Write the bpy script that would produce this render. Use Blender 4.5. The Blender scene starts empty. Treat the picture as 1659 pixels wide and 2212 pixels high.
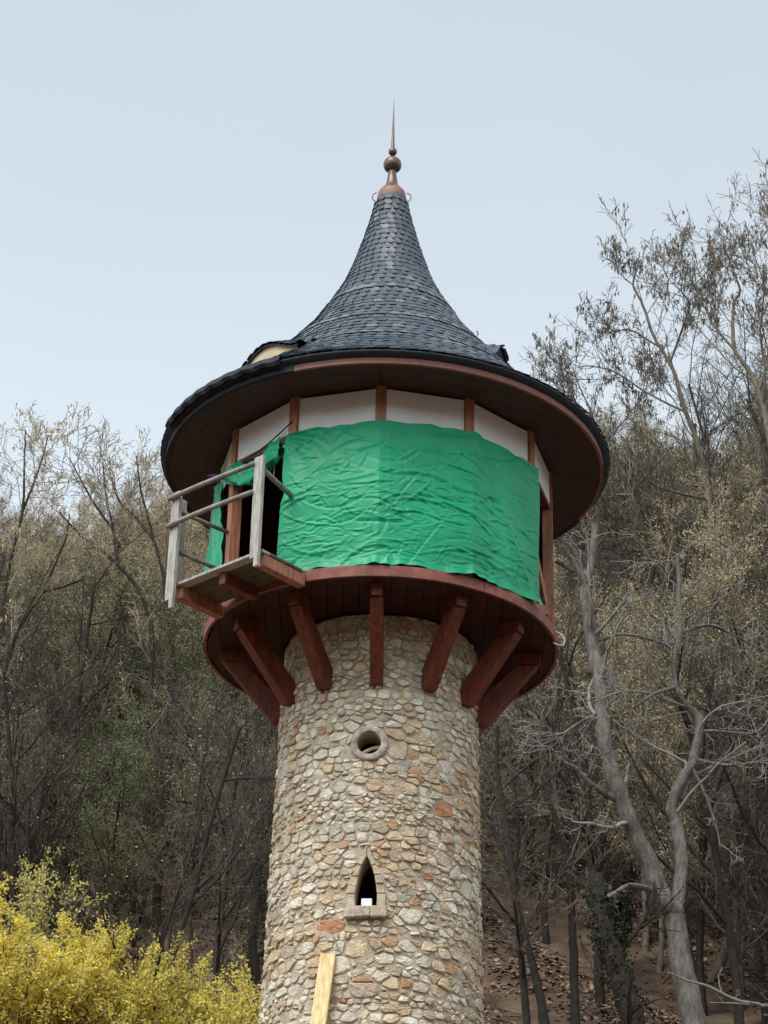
import bpy, bmesh, math, random
import numpy as np
from mathutils import Vector, Matrix, Euler

random.seed(7)
RNG = np.random.default_rng(11)
R = math.radians
scene = bpy.context.scene
col = scene.collection

# ------------------------------------------------------------------ camera
D = 22.0            # horizontal distance from camera to the tower axis
CZ = 1.6
PITCH, ROLL = R(28.0), R(1.39)
FPX, PW, PH = 4800.0, 1659.0, 2212.0
cam_d = bpy.data.cameras.new('camera')
cam = bpy.data.objects.new('camera', cam_d)
col.objects.link(cam)
cam.location = (0, 0, CZ)
cam.rotation_euler = (Matrix.Rotation(R(90) + PITCH, 3, 'X') @ Matrix.Rotation(ROLL, 3, 'Z')).to_euler()
cam_d.sensor_fit = 'VERTICAL'
cam_d.sensor_height = 24.0
cam_d.lens = 24.0 * FPX / PH
cam_d.clip_end = 2000
scene.camera = cam

# ------------------------------------------------------------------ world, sun, exposure
SUN_EL, SUN_AZ = R(55), R(212)      # azimuth clockwise from +Y: behind the camera, to the left
world = bpy.data.worlds.new('World')
scene.world = world
world.use_nodes = True
wn = world.node_tree
wn.nodes.clear()
sky = wn.nodes.new('ShaderNodeTexSky')
sky.sky_type = 'NISHITA'
sky.sun_disc = False
sky.sun_elevation = SUN_EL
sky.sun_rotation = SUN_AZ
sky.air_density = 1.2
sky.dust_density = 1.0
sky.ozone_density = 1.0
hs = wn.nodes.new('ShaderNodeHueSaturation')      # thin cloud veil: same paleness over the whole sky
hs.inputs['Saturation'].default_value = 0.31
hs.inputs['Value'].default_value = 1.0
bg = wn.nodes.new('ShaderNodeBackground')
bg.inputs['Strength'].default_value = 0.14
wo = wn.nodes.new('ShaderNodeOutputWorld')
wn.links.new(sky.outputs[0], hs.inputs['Color'])
tint = wn.nodes.new('ShaderNodeMix')              # cool, slightly green veil with very faint cloud mottling
tint.data_type = 'RGBA'
tint.blend_type = 'MULTIPLY'
tint.inputs['Factor'].default_value = 1.0
wtc = wn.nodes.new('ShaderNodeTexCoord')
wnz = wn.nodes.new('ShaderNodeTexNoise')
wnz.inputs['Scale'].default_value = 3.2
wnz.inputs['Detail'].default_value = 4
wnz.inputs['Distortion'].default_value = 0.6
wrp = wn.nodes.new('ShaderNodeValToRGB')
wrp.color_ramp.elements[0].position = 0.3
wrp.color_ramp.elements[1].position = 0.7
wrp.color_ramp.elements[0].color = (0.91, 0.965, 0.95, 1)
wrp.color_ramp.elements[1].color = (0.97, 1.015, 0.985, 1)
wn.links.new(wtc.outputs['Generated'], wnz.inputs['Vector'])
wn.links.new(wnz.outputs['Fac'], wrp.inputs['Fac'])
wn.links.new(hs.outputs[0], tint.inputs['A'])
wn.links.new(wrp.outputs[0], tint.inputs['B'])
wn.links.new(tint.outputs['Result'], bg.inputs['Color'])
wn.links.new(bg.outputs[0], wo.inputs['Surface'])

sun_d = bpy.data.lights.new('sun', 'SUN')
sun_d.energy = 1.3
sun_d.angle = R(35)
sun_d.color = (1.0, 0.965, 0.91)
sun = bpy.data.objects.new('sun', sun_d)
col.objects.link(sun)
sun.location = (0, 0, 60)
sdir = Vector((math.sin(SUN_AZ) * math.cos(SUN_EL), math.cos(SUN_AZ) * math.cos(SUN_EL), math.sin(SUN_EL)))
sun.rotation_euler = sdir.to_track_quat('Z', 'Y').to_euler()

vs = scene.view_settings
vs.view_transform = 'Standard'
vs.look = 'None'
vs.exposure = 1.0
vs.gamma = 1.0
scene.cycles.max_bounces = 6
scene.cycles.use_denoising = True


# ------------------------------------------------------------------ helpers
def ray(px, py):
    u, v = px - PW / 2, PH / 2 - py
    c, s = math.cos(ROLL), math.sin(ROLL)
    u, v = u * c - v * s, u * s + v * c
    return np.array([u / FPX, math.cos(PITCH) - v / FPX * math.sin(PITCH), math.sin(PITCH) + v / FPX * math.cos(PITCH)])


def at(px, py, Y):
    """point seen at (px, py) on the photograph, at distance Y"""
    d = ray(px, py)
    return d * (Y / d[1]) + np.array([0, 0, CZ])


def ground_z(x, y):
    t = max(0.0, min(1.0, (x + 10) / 26.0))
    t = t * t * (3 - 2 * t)
    slope = 0.66 + 0.085 * t
    if y < -12:
        z = 52.0 * (1 - math.exp(-(-12 - y) / 62.0))  # unseen slope behind the camera, added to screen off low sky light
    elif y < 6:
        z = 0.0
    elif y < 19:
        q = (y - 6) / 13.0
        z = 4.4 * q * q * (3 - 2 * q)
    elif y < 23.5:
        z = 4.4
    else:
        crest = 62.0
        yy = y - 23.5
        if y < 27:
            z = 4.4 + slope * yy * yy / 7.0
        else:
            z = 4.4 + slope * 1.75 + slope * (min(y, crest) - 27.0)
            if y > crest:
                z += slope * 2 * (1 - math.exp(-(y - crest) / 2.0))
    if y > 23.5:
        k = min(1, (y - 23.5) / 8)
        z += k * (0.35 * math.sin(x * 0.55 + y * 0.21) + 0.22 * math.sin(x * 0.23 - y * 0.61 + 1.3) + 0.12 * math.sin(x * 1.7 + y * 1.1))
    return z


def prop(o, label=None, cat=None, group=None, kind=None):
    if label: o['label'] = label
    if cat: o['category'] = cat
    if group: o['group'] = group
    if kind: o['kind'] = kind
    return o


def empty(name, loc, label, cat, group=None):
    o = bpy.data.objects.new(name, None)
    o.empty_display_size = 0.2
    col.objects.link(o)
    o.location = loc
    return prop(o, label, cat, group)


def mesh_obj(name, verts, faces, mats, parent=None, smooth=False, mi=None):
    me = bpy.data.meshes.new(name)
    me.from_pydata([tuple(v) for v in verts], [], faces)
    for m in (mats if isinstance(mats, (list, tuple)) else [mats]):
        me.materials.append(m)
    if mi is not None:
        me.polygons.foreach_set('material_index', mi)
    if smooth:
        me.polygons.foreach_set('use_smooth', [True] * len(me.polygons))
    me.update()
    o = bpy.data.objects.new(name, me)
    col.objects.link(o)
    if parent is not None:
        o.parent = parent
    return o


class MB:
    """collects geometry for one mesh"""
    def __init__(s):
        s.v, s.f, s.m = [], [], []

    def add(s, verts, faces, mat=0):
        b = len(s.v)
        s.v.extend([tuple(map(float, p)) for p in verts])
        s.f.extend([tuple(b + i for i in f) for f in faces])
        s.m.extend([mat] * len(faces))
        return s

    def box(s, c, sx, sy, sz, ax=None, mat=0):
        """box centred on c, axes ax = 3 unit vectors"""
        c = np.array(c, float)
        ax = np.eye(3) if ax is None else np.array(ax, float)
        vs = []
        for i in (-.5, .5):
            for j in (-.5, .5):
                for k in (-.5, .5):
                    vs.append(c + ax[0] * i * sx + ax[1] * j * sy + ax[2] * k * sz)
        s.add(vs, [(0, 1, 3, 2), (4, 6, 7, 5), (0, 4, 5, 1), (2, 3, 7, 6), (0, 2, 6, 4), (1, 5, 7, 3)], mat)
        return s

    def bar(s, a, b, w, h, up=(0, 0, 1), mat=0):
        a, b = np.array(a, float), np.array(b, float)
        d = b - a
        L = np.linalg.norm(d)
        d = d / L
        side = np.cross(d, np.array(up, float))
        side /= np.linalg.norm(side)
        u = np.cross(side, d)
        return s.box((a + b) / 2, L, w, h, (d, side, u), mat)

    def tube(s, pts, rad, sides=6, mat=0, cap=True):
        v, f = tube_mesh(np.array(pts, float), np.array(rad, float), sides, cap)
        return s.add(v, f, mat)

    def lathe(s, prof, n=48, mat=0, c=(0, 0), a0=0.0, a1=2 * math.pi):
        full = abs(a1 - a0 - 2 * math.pi) < 1e-6
        cols = n if full else n + 1
        vs = []
        for r, z in prof:
            for k in range(cols):
                a = a0 + (a1 - a0) * k / n
                vs.append((c[0] + r * math.sin(a), c[1] - r * math.cos(a), z))
        fs = []
        for i in range(len(prof) - 1):
            for k in range(n):
                k2 = (k + 1) % cols
                fs.append((i * cols + k, i * cols + k2, (i + 1) * cols + k2, (i + 1) * cols + k))
        return s.add(vs, fs, mat)

    def sector(s, r0, r1, z0, z1, a0, a1, n=4, mat=0, c=(0, D), dz=0.0):
        """closed ring sector, dz raises the inner edge"""
        vs, fs = [], []
        for k in range(n + 1):
            a = a0 + (a1 - a0) * k / n
            sn, cs = math.sin(a), math.cos(a)
            for r, z in ((r0, z0 + dz), (r1, z0), (r1, z1), (r0, z1 + dz)):
                vs.append((c[0] + r * sn, c[1] - r * cs, z))
        for k in range(n):
            for j in range(4):
                j2 = (j + 1) % 4
                fs.append((k * 4 + j, k * 4 + j2, k * 4 + 4 + j2, k * 4 + 4 + j))
        fs.append((0, 3, 2, 1))
        e = n * 4
        fs.append((e, e + 1, e + 2, e + 3))
        return s.add(vs, fs, mat)

    def build(s, name, mats, parent=None, smooth=False, bevel=0.0):
        o = mesh_obj(name, s.v, s.f, mats, parent, smooth, s.m)
        if bevel:
            b = o.modifiers.new('bevel', 'BEVEL')
            b.width = bevel
            b.segments = 2
            b.limit_method = 'ANGLE'
            b.angle_limit = R(40)
        return o


def tube_mesh(P, rad, sides, cap=True):
    n = len(P)
    T = np.gradient(P, axis=0)
    T /= np.linalg.norm(T, axis=1)[:, None] + 1e-9
    ref = np.array([0.31, 0.17, 0.94]) if abs(T[0][2]) < 0.9 else np.array([1.0, 0.1, 0.0])
    A = np.cross(T, ref)
    A /= np.linalg.norm(A, axis=1)[:, None] + 1e-9
    B = np.cross(T, A)
    ang = np.arange(sides) * 2 * math.pi / sides
    V = P[:, None, :] + rad[:, None, None] * (np.cos(ang)[None, :, None] * A[:, None, :] + np.sin(ang)[None, :, None] * B[:, None, :])
    V = V.reshape(-1, 3)
    F = []
    for i in range(n - 1):
        for k in range(sides):
            k2 = (k + 1) % sides
            F.append((i * sides + k, i * sides + k2, (i + 1) * sides + k2, (i + 1) * sides + k))
    if cap:
        F.append(tuple(range(sides))[::-1])
        F.append(tuple((n - 1) * sides + k for k in range(sides)))
    return V, F


def cat_rom(pts, n=5):
    P = np.array(pts, float)
    P = np.vstack([2 * P[0] - P[1], P, 2 * P[-1] - P[-2]])
    out = []
    for i in range(1, len(P) - 2):
        for k in range(n):
            t = k / n
            a, b, c, d = P[i - 1], P[i], P[i + 1], P[i + 2]
            out.append(0.5 * ((2 * b) + (-a + c) * t + (2 * a - 5 * b + 4 * c - d) * t * t + (-a + 3 * b - 3 * c + d) * t ** 3))
    out.append(P[-2])
    return np.array(out)


def noise3(x, y, z=0.0, seed=0.0):
    from mathutils import noise
    return noise.noise(Vector((x + seed * 17.3, y - seed * 9.1, z + seed * 5.7)))


# ------------------------------------------------------------------ materials
def make_mat(name, base, rough=0.8, var=0.25, scale=8.0, bump=0.0, bscale=40.0, spec=0.3, hue=None, metal=0.0, stretch=None, rnd=0.0, sheen=None, detail=5.0, stain=0.0, sscale=1.1):
    """principled material: base colour broken up by noise (and a second hue), fine bump, per-object variation"""
    m = bpy.data.materials.new(name)
    m.use_nodes = True
    nt = m.node_tree
    nt.nodes.clear()
    N, L = nt.nodes.new, nt.links.new
    out = N('ShaderNodeOutputMaterial')
    bs = N('ShaderNodeBsdfPrincipled')
    L(bs.outputs[0], out.inputs[0])
    bs.inputs['Roughness'].default_value = rough
    bs.inputs['Specular IOR Level'].default_value = spec
    bs.inputs['Metallic'].default_value = metal
    tc = N('ShaderNodeTexCoord')
    mp = N('ShaderNodeMapping')
    L(tc.outputs['Object'], mp.inputs['Vector'])
    if stretch:
        mp.inputs['Scale'].default_value = stretch
    nz = N('ShaderNodeTexNoise')
    nz.inputs['Scale'].default_value = scale
    nz.inputs['Detail'].default_value = detail
    nz.inputs['Roughness'].default_value = 0.62
    L(mp.outputs[0], nz.inputs['Vector'])
    rp = N('ShaderNodeValToRGB')
    b = np.array(base)
    h = np.array(hue if hue is not None else base)
    lo = np.clip(b * (1 - var), 0, 1)
    hi = np.clip(h * (1 + var), 0, 1)
    rp.color_ramp.elements[0].position = 0.32
    rp.color_ramp.elements[1].position = 0.68
    rp.color_ramp.elements[0].color = (*lo, 1)
    rp.color_ramp.elements[1].color = (*hi, 1)
    L(nz.outputs['Fac'], rp.inputs['Fac'])
    last = rp.outputs[0]
    if rnd:
        oi = N('ShaderNodeObjectInfo')
        mr = N('ShaderNodeMapRange')
        mr.inputs['To Min'].default_value = 1 - rnd
        mr.inputs['To Max'].default_value = 1 + rnd
        L(oi.outputs['Random'], mr.inputs['Value'])
        mx = N('ShaderNodeVectorMath')
        mx.operation = 'SCALE'
        L(last, mx.inputs[0])
        L(mr.outputs[0], mx.inputs['Scale'])
        last = mx.outputs[0]
    if stain:
        sn = N('ShaderNodeTexNoise')
        sn.inputs['Scale'].default_value = sscale
        sn.inputs['Detail'].default_value = 6
        sn.inputs['Roughness'].default_value = 0.65
        L(tc.outputs['Object'], sn.inputs['Vector'])
        sr = N('ShaderNodeMapRange')
        sr.inputs['From Min'].default_value = 0.35
        sr.inputs['From Max'].default_value = 0.62
        sr.inputs['To Min'].default_value = 1 - stain
        sr.inputs['To Max'].default_value = 1.0
        L(sn.outputs['Fac'], sr.inputs['Value'])
        sx = N('ShaderNodeVectorMath')
        sx.operation = 'SCALE'
        L(last, sx.inputs[0])
        L(sr.outputs[0], sx.inputs['Scale'])
        last = sx.outputs[0]
    L(last, bs.inputs['Base Color'])
    if bump:
        n2 = N('ShaderNodeTexNoise')
        n2.inputs['Scale'].default_value = bscale
        n2.inputs['Detail'].default_value = 6
        L(mp.outputs[0], n2.inputs['Vector'])
        bp = N('ShaderNodeBump')
        bp.inputs['Strength'].default_value = bump
        bp.inputs['Distance'].default_value = 0.02
        L(n2.outputs['Fac'], bp.inputs['Height'])
        L(bp.outputs[0], bs.inputs['Normal'])
    return m


M = {}
M['mortar'] = make_mat('mortar', (0.46, 0.365, 0.265), 0.95, 0.18, 2.0, 0.7, 60, 0.1, hue=(0.51, 0.45, 0.36), stain=0.15, sscale=1.5)
STONE = [
    ((0.620, 0.541, 0.414), (0.694, 0.625, 0.504)), ((0.508, 0.458, 0.364), (0.595, 0.541, 0.442)),
    ((0.533, 0.405, 0.263), (0.608, 0.482, 0.330)), ((0.484, 0.280, 0.151), (0.546, 0.357, 0.213)),
    ((0.608, 0.470, 0.291), (0.657, 0.541, 0.370)), ((0.719, 0.649, 0.521), (0.756, 0.690, 0.571)),
    ((0.496, 0.387, 0.286), (0.558, 0.452, 0.342)), ((0.397, 0.351, 0.286), (0.484, 0.428, 0.347)),
    ((0.446, 0.202, 0.106), (0.496, 0.262, 0.146))]
SW = [0.23, 0.17, 0.17, 0.035, 0.10, 0.14, 0.12, 0.05, 0.010]
SM = [make_mat('rubble_stone_%d' % i, a, 0.9, 0.2, 13, 0.8, 45, 0.12, hue=b, stain=0.12, sscale=2.2) for i, (a, b) in enumerate(STONE)]
M['trim_stone'] = make_mat('trim_stone', (0.46, 0.36, 0.24), 0.9, 0.2, 9, 0.5, 40, 0.15, hue=(0.5, 0.44, 0.34))
M['ring_stone'] = make_mat('ring_stone', (0.46, 0.36, 0.27), 0.9, 0.3, 13, 0.8, 40, 0.15, hue=(0.54, 0.48, 0.41), stain=0.2, sscale=6)
M['slate'] = [make_mat('roof_slate_%d' % i, c, 0.42, 0.18, 14, 0.25, 60, 0.5) for i, c in enumerate([(0.050, 0.066, 0.086), (0.064, 0.082, 0.102), (0.038, 0.052, 0.072), (0.125, 0.142, 0.155)])]
M['felt'] = make_mat('roof_felt', (0.018, 0.022, 0.032), 0.7, 0.2, 10, 0.2, 30, 0.35)
M['copper'] = make_mat('painted_fascia', (0.27, 0.115, 0.088), 0.55, 0.12, 5, 0.1, 30, 0.4)
M['rosewood'] = make_mat('stained_timber', (0.165, 0.043, 0.023), 0.55, 0.38, 6, 0.2, 25, 0.35, stretch=(3, 3, 0.6), stain=0.25, sscale=3.0)
M['orangewood'] = make_mat('orange_timber', (0.385, 0.165, 0.092), 0.6, 0.38, 6, 0.2, 25, 0.3, stretch=(4, 4, 0.5), stain=0.12, sscale=3.0)
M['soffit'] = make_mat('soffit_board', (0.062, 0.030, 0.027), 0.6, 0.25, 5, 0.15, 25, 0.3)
M['deckwood'] = make_mat('deck_fascia_timber', (0.255, 0.082, 0.058), 0.55, 0.38, 5, 0.15, 25, 0.35, stain=0.25, sscale=3.0)
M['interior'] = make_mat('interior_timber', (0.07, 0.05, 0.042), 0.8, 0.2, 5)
M['panel'] = make_mat('white_panel', (0.86, 0.875, 0.885), 0.75, 0.04, 2.5, 0.15, 60, 0.2, stain=0.08, sscale=1.6)
M['greywood'] = make_mat('weathered_timber', (0.38, 0.355, 0.315), 0.85, 0.3, 9, 0.4, 50, 0.15, stretch=(5, 5, 0.7), hue=(0.44, 0.42, 0.39))
M['greyrail'] = make_mat('weathered_rail', (0.24, 0.22, 0.195), 0.85, 0.25, 9, 0.3, 50, 0.15, hue=(0.29, 0.275, 0.25))
M['brownboard'] = make_mat('aged_floor_board', (0.13, 0.095, 0.07), 0.85, 0.3, 9, 0.3, 40, 0.15)
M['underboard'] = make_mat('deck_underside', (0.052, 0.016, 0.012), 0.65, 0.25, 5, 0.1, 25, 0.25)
M['pine'] = make_mat('fresh_pine', (0.74, 0.52, 0.25), 0.7, 0.22, 7, 0.15, 30, 0.2, stretch=(6, 6, 0.5), hue=(0.8, 0.62, 0.34))
M['tanply'] = make_mat('bare_plywood', (0.62, 0.50, 0.34), 0.8, 0.12, 5, 0.15, 30, 0.15)
M['bronze'] = make_mat('bronze', (0.15, 0.105, 0.085), 0.38, 0.25, 8, 0.08, 30, 0.5, metal=0.55)
M['finial_copper'] = make_mat('finial_copper', (0.27, 0.145, 0.115), 0.6, 0.2, 8, 0.08, 30, 0.3, metal=0.1)
M['blue'] = make_mat('blue_strap', (0.05, 0.07, 0.22), 0.6, 0.1)
M['whiteplastic'] = make_mat('white_cable', (0.8, 0.8, 0.78), 0.5, 0.05)
M['darkcable'] = make_mat('dark_cable', (0.02, 0.02, 0.025), 0.5, 0.05)


M['tarp'] = make_mat('green_tarpaulin', (0.008, 0.325, 0.150), 0.40, 0.07, 1.4, 0.12, 120, 0.30, hue=(0.012, 0.38, 0.18), stain=0.16, sscale=1.3)
M['soil'] = make_mat('leaf_litter_soil', (0.085, 0.056, 0.040), 0.95, 0.4, 1.4, 0.9, 9, 0.1, hue=(0.13, 0.09, 0.064))
M['leaf_litter'] = [make_mat('dead_leaf_%d' % i, c, 0.85, 0.2, 3, rnd=0.0) for i, c in enumerate([(0.17, 0.10, 0.066), (0.30, 0.215, 0.15), (0.09, 0.055, 0.038)])]
M['bark_brown'] = make_mat('brown_bark', (0.16, 0.132, 0.104), 0.95, 0.3, 6, 0.5, 30, 0.1, rnd=0.3)
M['bark_grey2'] = make_mat('dull_twig', (0.105, 0.088, 0.073), 0.95, 0.3, 6, rnd=0.3)
M['bark_dark'] = make_mat('dark_bark', (0.045, 0.038, 0.033), 0.95, 0.3, 6, 0.5, 30, 0.1)
M['bark_grey'] = make_mat('grey_bark', (0.185, 0.17, 0.15), 0.9, 0.4, 7, 1.0, 26, 0.1, stretch=(2.5, 2.5, 0.7), stain=0.4, sscale=2.5)
M['twig_pale'] = make_mat('pale_twig', (0.245, 0.226, 0.20), 0.9, 0.2, 6, 0.2, 30, 0.1)
M['twig_tan'] = make_mat('tan_twig', (0.30, 0.245, 0.175), 0.9, 0.25, 5, rnd=0.25)
M['bud_tan'] = make_mat('tan_bud', (0.42, 0.33, 0.20), 0.8, 0.25, 2, rnd=0.2)
M['bud_olive'] = make_mat('olive_bud', (0.33, 0.29, 0.16), 0.8, 0.25, 2, rnd=0.25)
M['bud_green'] = make_mat('green_bud', (0.155, 0.175, 0.075), 0.75, 0.25, 2, rnd=0.25)
M['pod'] = make_mat('dry_seed_pod', (0.15, 0.13, 0.11), 0.85, 0.3, 3)
M['ivy'] = make_mat('ivy_leaf', (0.022, 0.034, 0.016), 0.5, 0.3, 3)
def petal_mat(m):
    # thin petals let some light through
    nt = m.node_tree
    bs = next(n for n in nt.nodes if n.type == 'BSDF_PRINCIPLED')
    out = next(n for n in nt.nodes if n.type == 'OUTPUT_MATERIAL')
    tr = nt.nodes.new('ShaderNodeBsdfTranslucent')
    mx = nt.nodes.new('ShaderNodeMixShader')
    mx.inputs[0].default_value = 0.42
    nt.links.new(bs.inputs['Base Color'].links[0].from_socket, tr.inputs['Color'])
    nt.links.new(bs.outputs[0], mx.inputs[1])
    nt.links.new(tr.outputs[0], mx.inputs[2])
    nt.links.new(mx.outputs[0], out.inputs[0])
    return m


M['yellow'] = [petal_mat(make_mat('yellow_blossom_%d' % i, c, 0.7, 0.15, 3)) for i, c in enumerate([(0.89, 0.72, 0.11), (0.83, 0.72, 0.20), (0.64, 0.60, 0.21), (0.91, 0.82, 0.32)])]

# ------------------------------------------------------------------ ground
def build_ground():
    xs = np.concatenate([[-400, -150, -70], np.linspace(-40, 40, 81), [70, 150, 400]])
    ys = np.concatenate([[-400, -250, -170, -120, -95, -75, -60, -50, -40, -32, -25, -18, -12], np.linspace(0, 80, 81), [110, 200, 500]])
    vs = []
    for y in ys:
        for x in xs:
            vs.append((x, y, ground_z(max(-40, min(40, x)), y)))
    n = len(xs)
    fs = [(j * n + i, j * n + i + 1, (j + 1) * n + i + 1, (j + 1) * n + i) for j in range(len(ys) - 1) for i in range(n - 1)]
    o = mesh_obj('hillside_ground', vs, fs, M['soil'], smooth=True)
    prop(o, kind='structure')


build_ground()

# ------------------------------------------------------------------ the tower
TW = empty('stone_tower', (0, D, ground_z(0, D)), 'round rubble stone tower with timber lookout cabin and pointed slate roof', 'tower')
TW_INV = Matrix.Translation(TW.location).inverted()


def part(mb, name, mats, parent=None, smooth=False, bevel=0.0):
    """mesh in world coordinates, parented so that it stays where it is"""
    p = parent or TW
    o = mb.build(name, mats, None, smooth, bevel)
    o.parent = p
    o.matrix_parent_inverse = Matrix.Translation(p.matrix_world_loc if hasattr(p, 'matrix_world_loc') else world_loc(p)).inverted()
    return o


def world_loc(o):
    # every part keeps its world coordinates, so only the root carries an offset
    return TW.location if o is TW else Vector((0, 0, 0))


def ppart(mb, name, mats, parent, smooth=False, bevel=0.0):
    """sub-part in world coordinates under a part"""
    return part(mb, name, mats, parent, smooth, bevel)


def P3(phi, r, z):
    return np.array([r * math.sin(phi), D - r * math.cos(phi), z])


def frame(phi):
    """outward, tangent (to the right seen from outside front), up"""
    return np.array([math.sin(phi), -math.cos(phi), 0.]), np.array([math.cos(phi), math.sin(phi), 0.]), np.array([0, 0, 1.])


def shaft_r(z):
    return 1.033 + (10.86 - z) * 0.0199


OC = (-0.097, 10.085)      # oculus centre: arc offset, height
OC_RO, OC_RI = 0.190, 0.122
LC = -0.086                # lancet centre line arc offset
RM = 1.09


def lancet_outline(g=0.0, base=8.375):
    """pointed outline, g = growth"""
    hw = 0.108 + g
    pts = [(-hw * 0.97, base - (g if g else 0)), (-hw * 1.02, base + 0.12), (-hw * 0.86, base + 0.25), (-hw * 0.52, base + 0.40), (0, base + 0.505 + g * 1.6),
           (hw * 0.52, base + 0.40), (hw * 0.86, base + 0.25), (hw * 1.02, base + 0.12), (hw * 0.97, base - (g if g else 0))]
    return [(LC + a, z) for a, z in pts]


def build_shaft():
    me = bpy.data.meshes.new('stone_shaft')
    bm = bmesh.new()
    prof = [(4.0, 0), (11.535, 0)]
    n = 96
    rings = []
    for r_off, z in ((0, 3.9), (0, 6.5), (0, 9.0), (0, 11.545), (-0.3, 11.545), (-0.3, 3.9)):
        ring = []
        for k in range(n):
            a = 2 * math.pi * k / n
            rr = shaft_r(z) + r_off
            ring.append(bm.verts.new((rr * math.sin(a), D - rr * math.cos(a), z)))
        rings.append(ring)
    for i in range(len(rings)):
        A, B = rings[i], rings[(i + 1) % len(rings)]
        for k in range(n):
            bm.faces.new((A[k], A[(k + 1) % n], B[(k + 1) % n], B[k]))
    bmesh.ops.recalc_face_normals(bm, faces=bm.faces)
    bm.to_mesh(me)
    bm.free()
    me.materials.append(M['mortar'])
    o = bpy.data.objects.new('stone_shaft', me)
    col.objects.link(o)
    # cutters for the two openings
    cut = []

    def cutter(outline):
        vs = []
        m = len(outline)
        for depth in (0.55, 1.6):
            for a, z in outline:
                ph = a / RM
                u, t, _ = frame(LC / RM)
                q = np.array([0, D, 0]) + u * depth + t * (RM * math.sin(ph - LC / RM)) + np.array([0, 0, z])
                vs.append(q)
        fs = [tuple(range(m))[::-1], tuple(range(m, 2 * m))] + [(k, (k + 1) % m, m + (k + 1) % m, m + k) for k in range(m)]
        c = mesh_obj('cut', vs, fs, M['mortar'])
        bmm = bmesh.new()
        bmm.from_mesh(c.data)
        bmesh.ops.recalc_face_normals(bmm, faces=bmm.faces)
        bmm.to_mesh(c.data)
        bmm.free()
        cut.append(c)
        b = o.modifiers.new('cut', 'BOOLEAN')
        b.operation = 'DIFFERENCE'
        b.solver = 'EXACT'
        b.object = c
    cutter([(OC[0] + OC_RI * math.cos(k * math.pi / 14), OC[1] + OC_RI * math.sin(k * math.pi / 14)) for k in range(28)])
    cutter(lancet_outline())
    dg = bpy.context.evaluated_depsgraph_get()
    me2 = bpy.data.meshes.new_from_object(o.evaluated_get(dg))
    o.modifiers.clear()
    o.data = me2
    for c in cut:
        bpy.data.objects.remove(c)
    o.parent = TW
    o.matrix_parent_inverse = TW_INV
    return o


SHAFT = build_shaft()


def clip_half(poly, nx, ny, d):
    """keep points with n.p <= d"""
    out = []
    m = len(poly)
    for i in range(m):
        a, b = poly[i], poly[(i + 1) % m]
        da, db = nx * a[0] + ny * a[1] - d, nx * b[0] + ny * b[1] - d
        if da <= 0:
            out.append(a)
        if (da < 0) != (db < 0) and abs(da - db) > 1e-12:
            t = da / (da - db)
            out.append((a[0] + (b[0] - a[0]) * t, a[1] + (b[1] - a[1]) * t))
    return out


def in_poly(pts, x, y):
    c = False
    j = len(pts) - 1
    for i in range(len(pts)):
        xi, yi = pts[i]
        xj, yj = pts[j]
        if (yi > y) != (yj > y) and x < (xj - xi) * (y - yi) / (yj - yi) + xi:
            c = not c
        j = i
    return c


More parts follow.
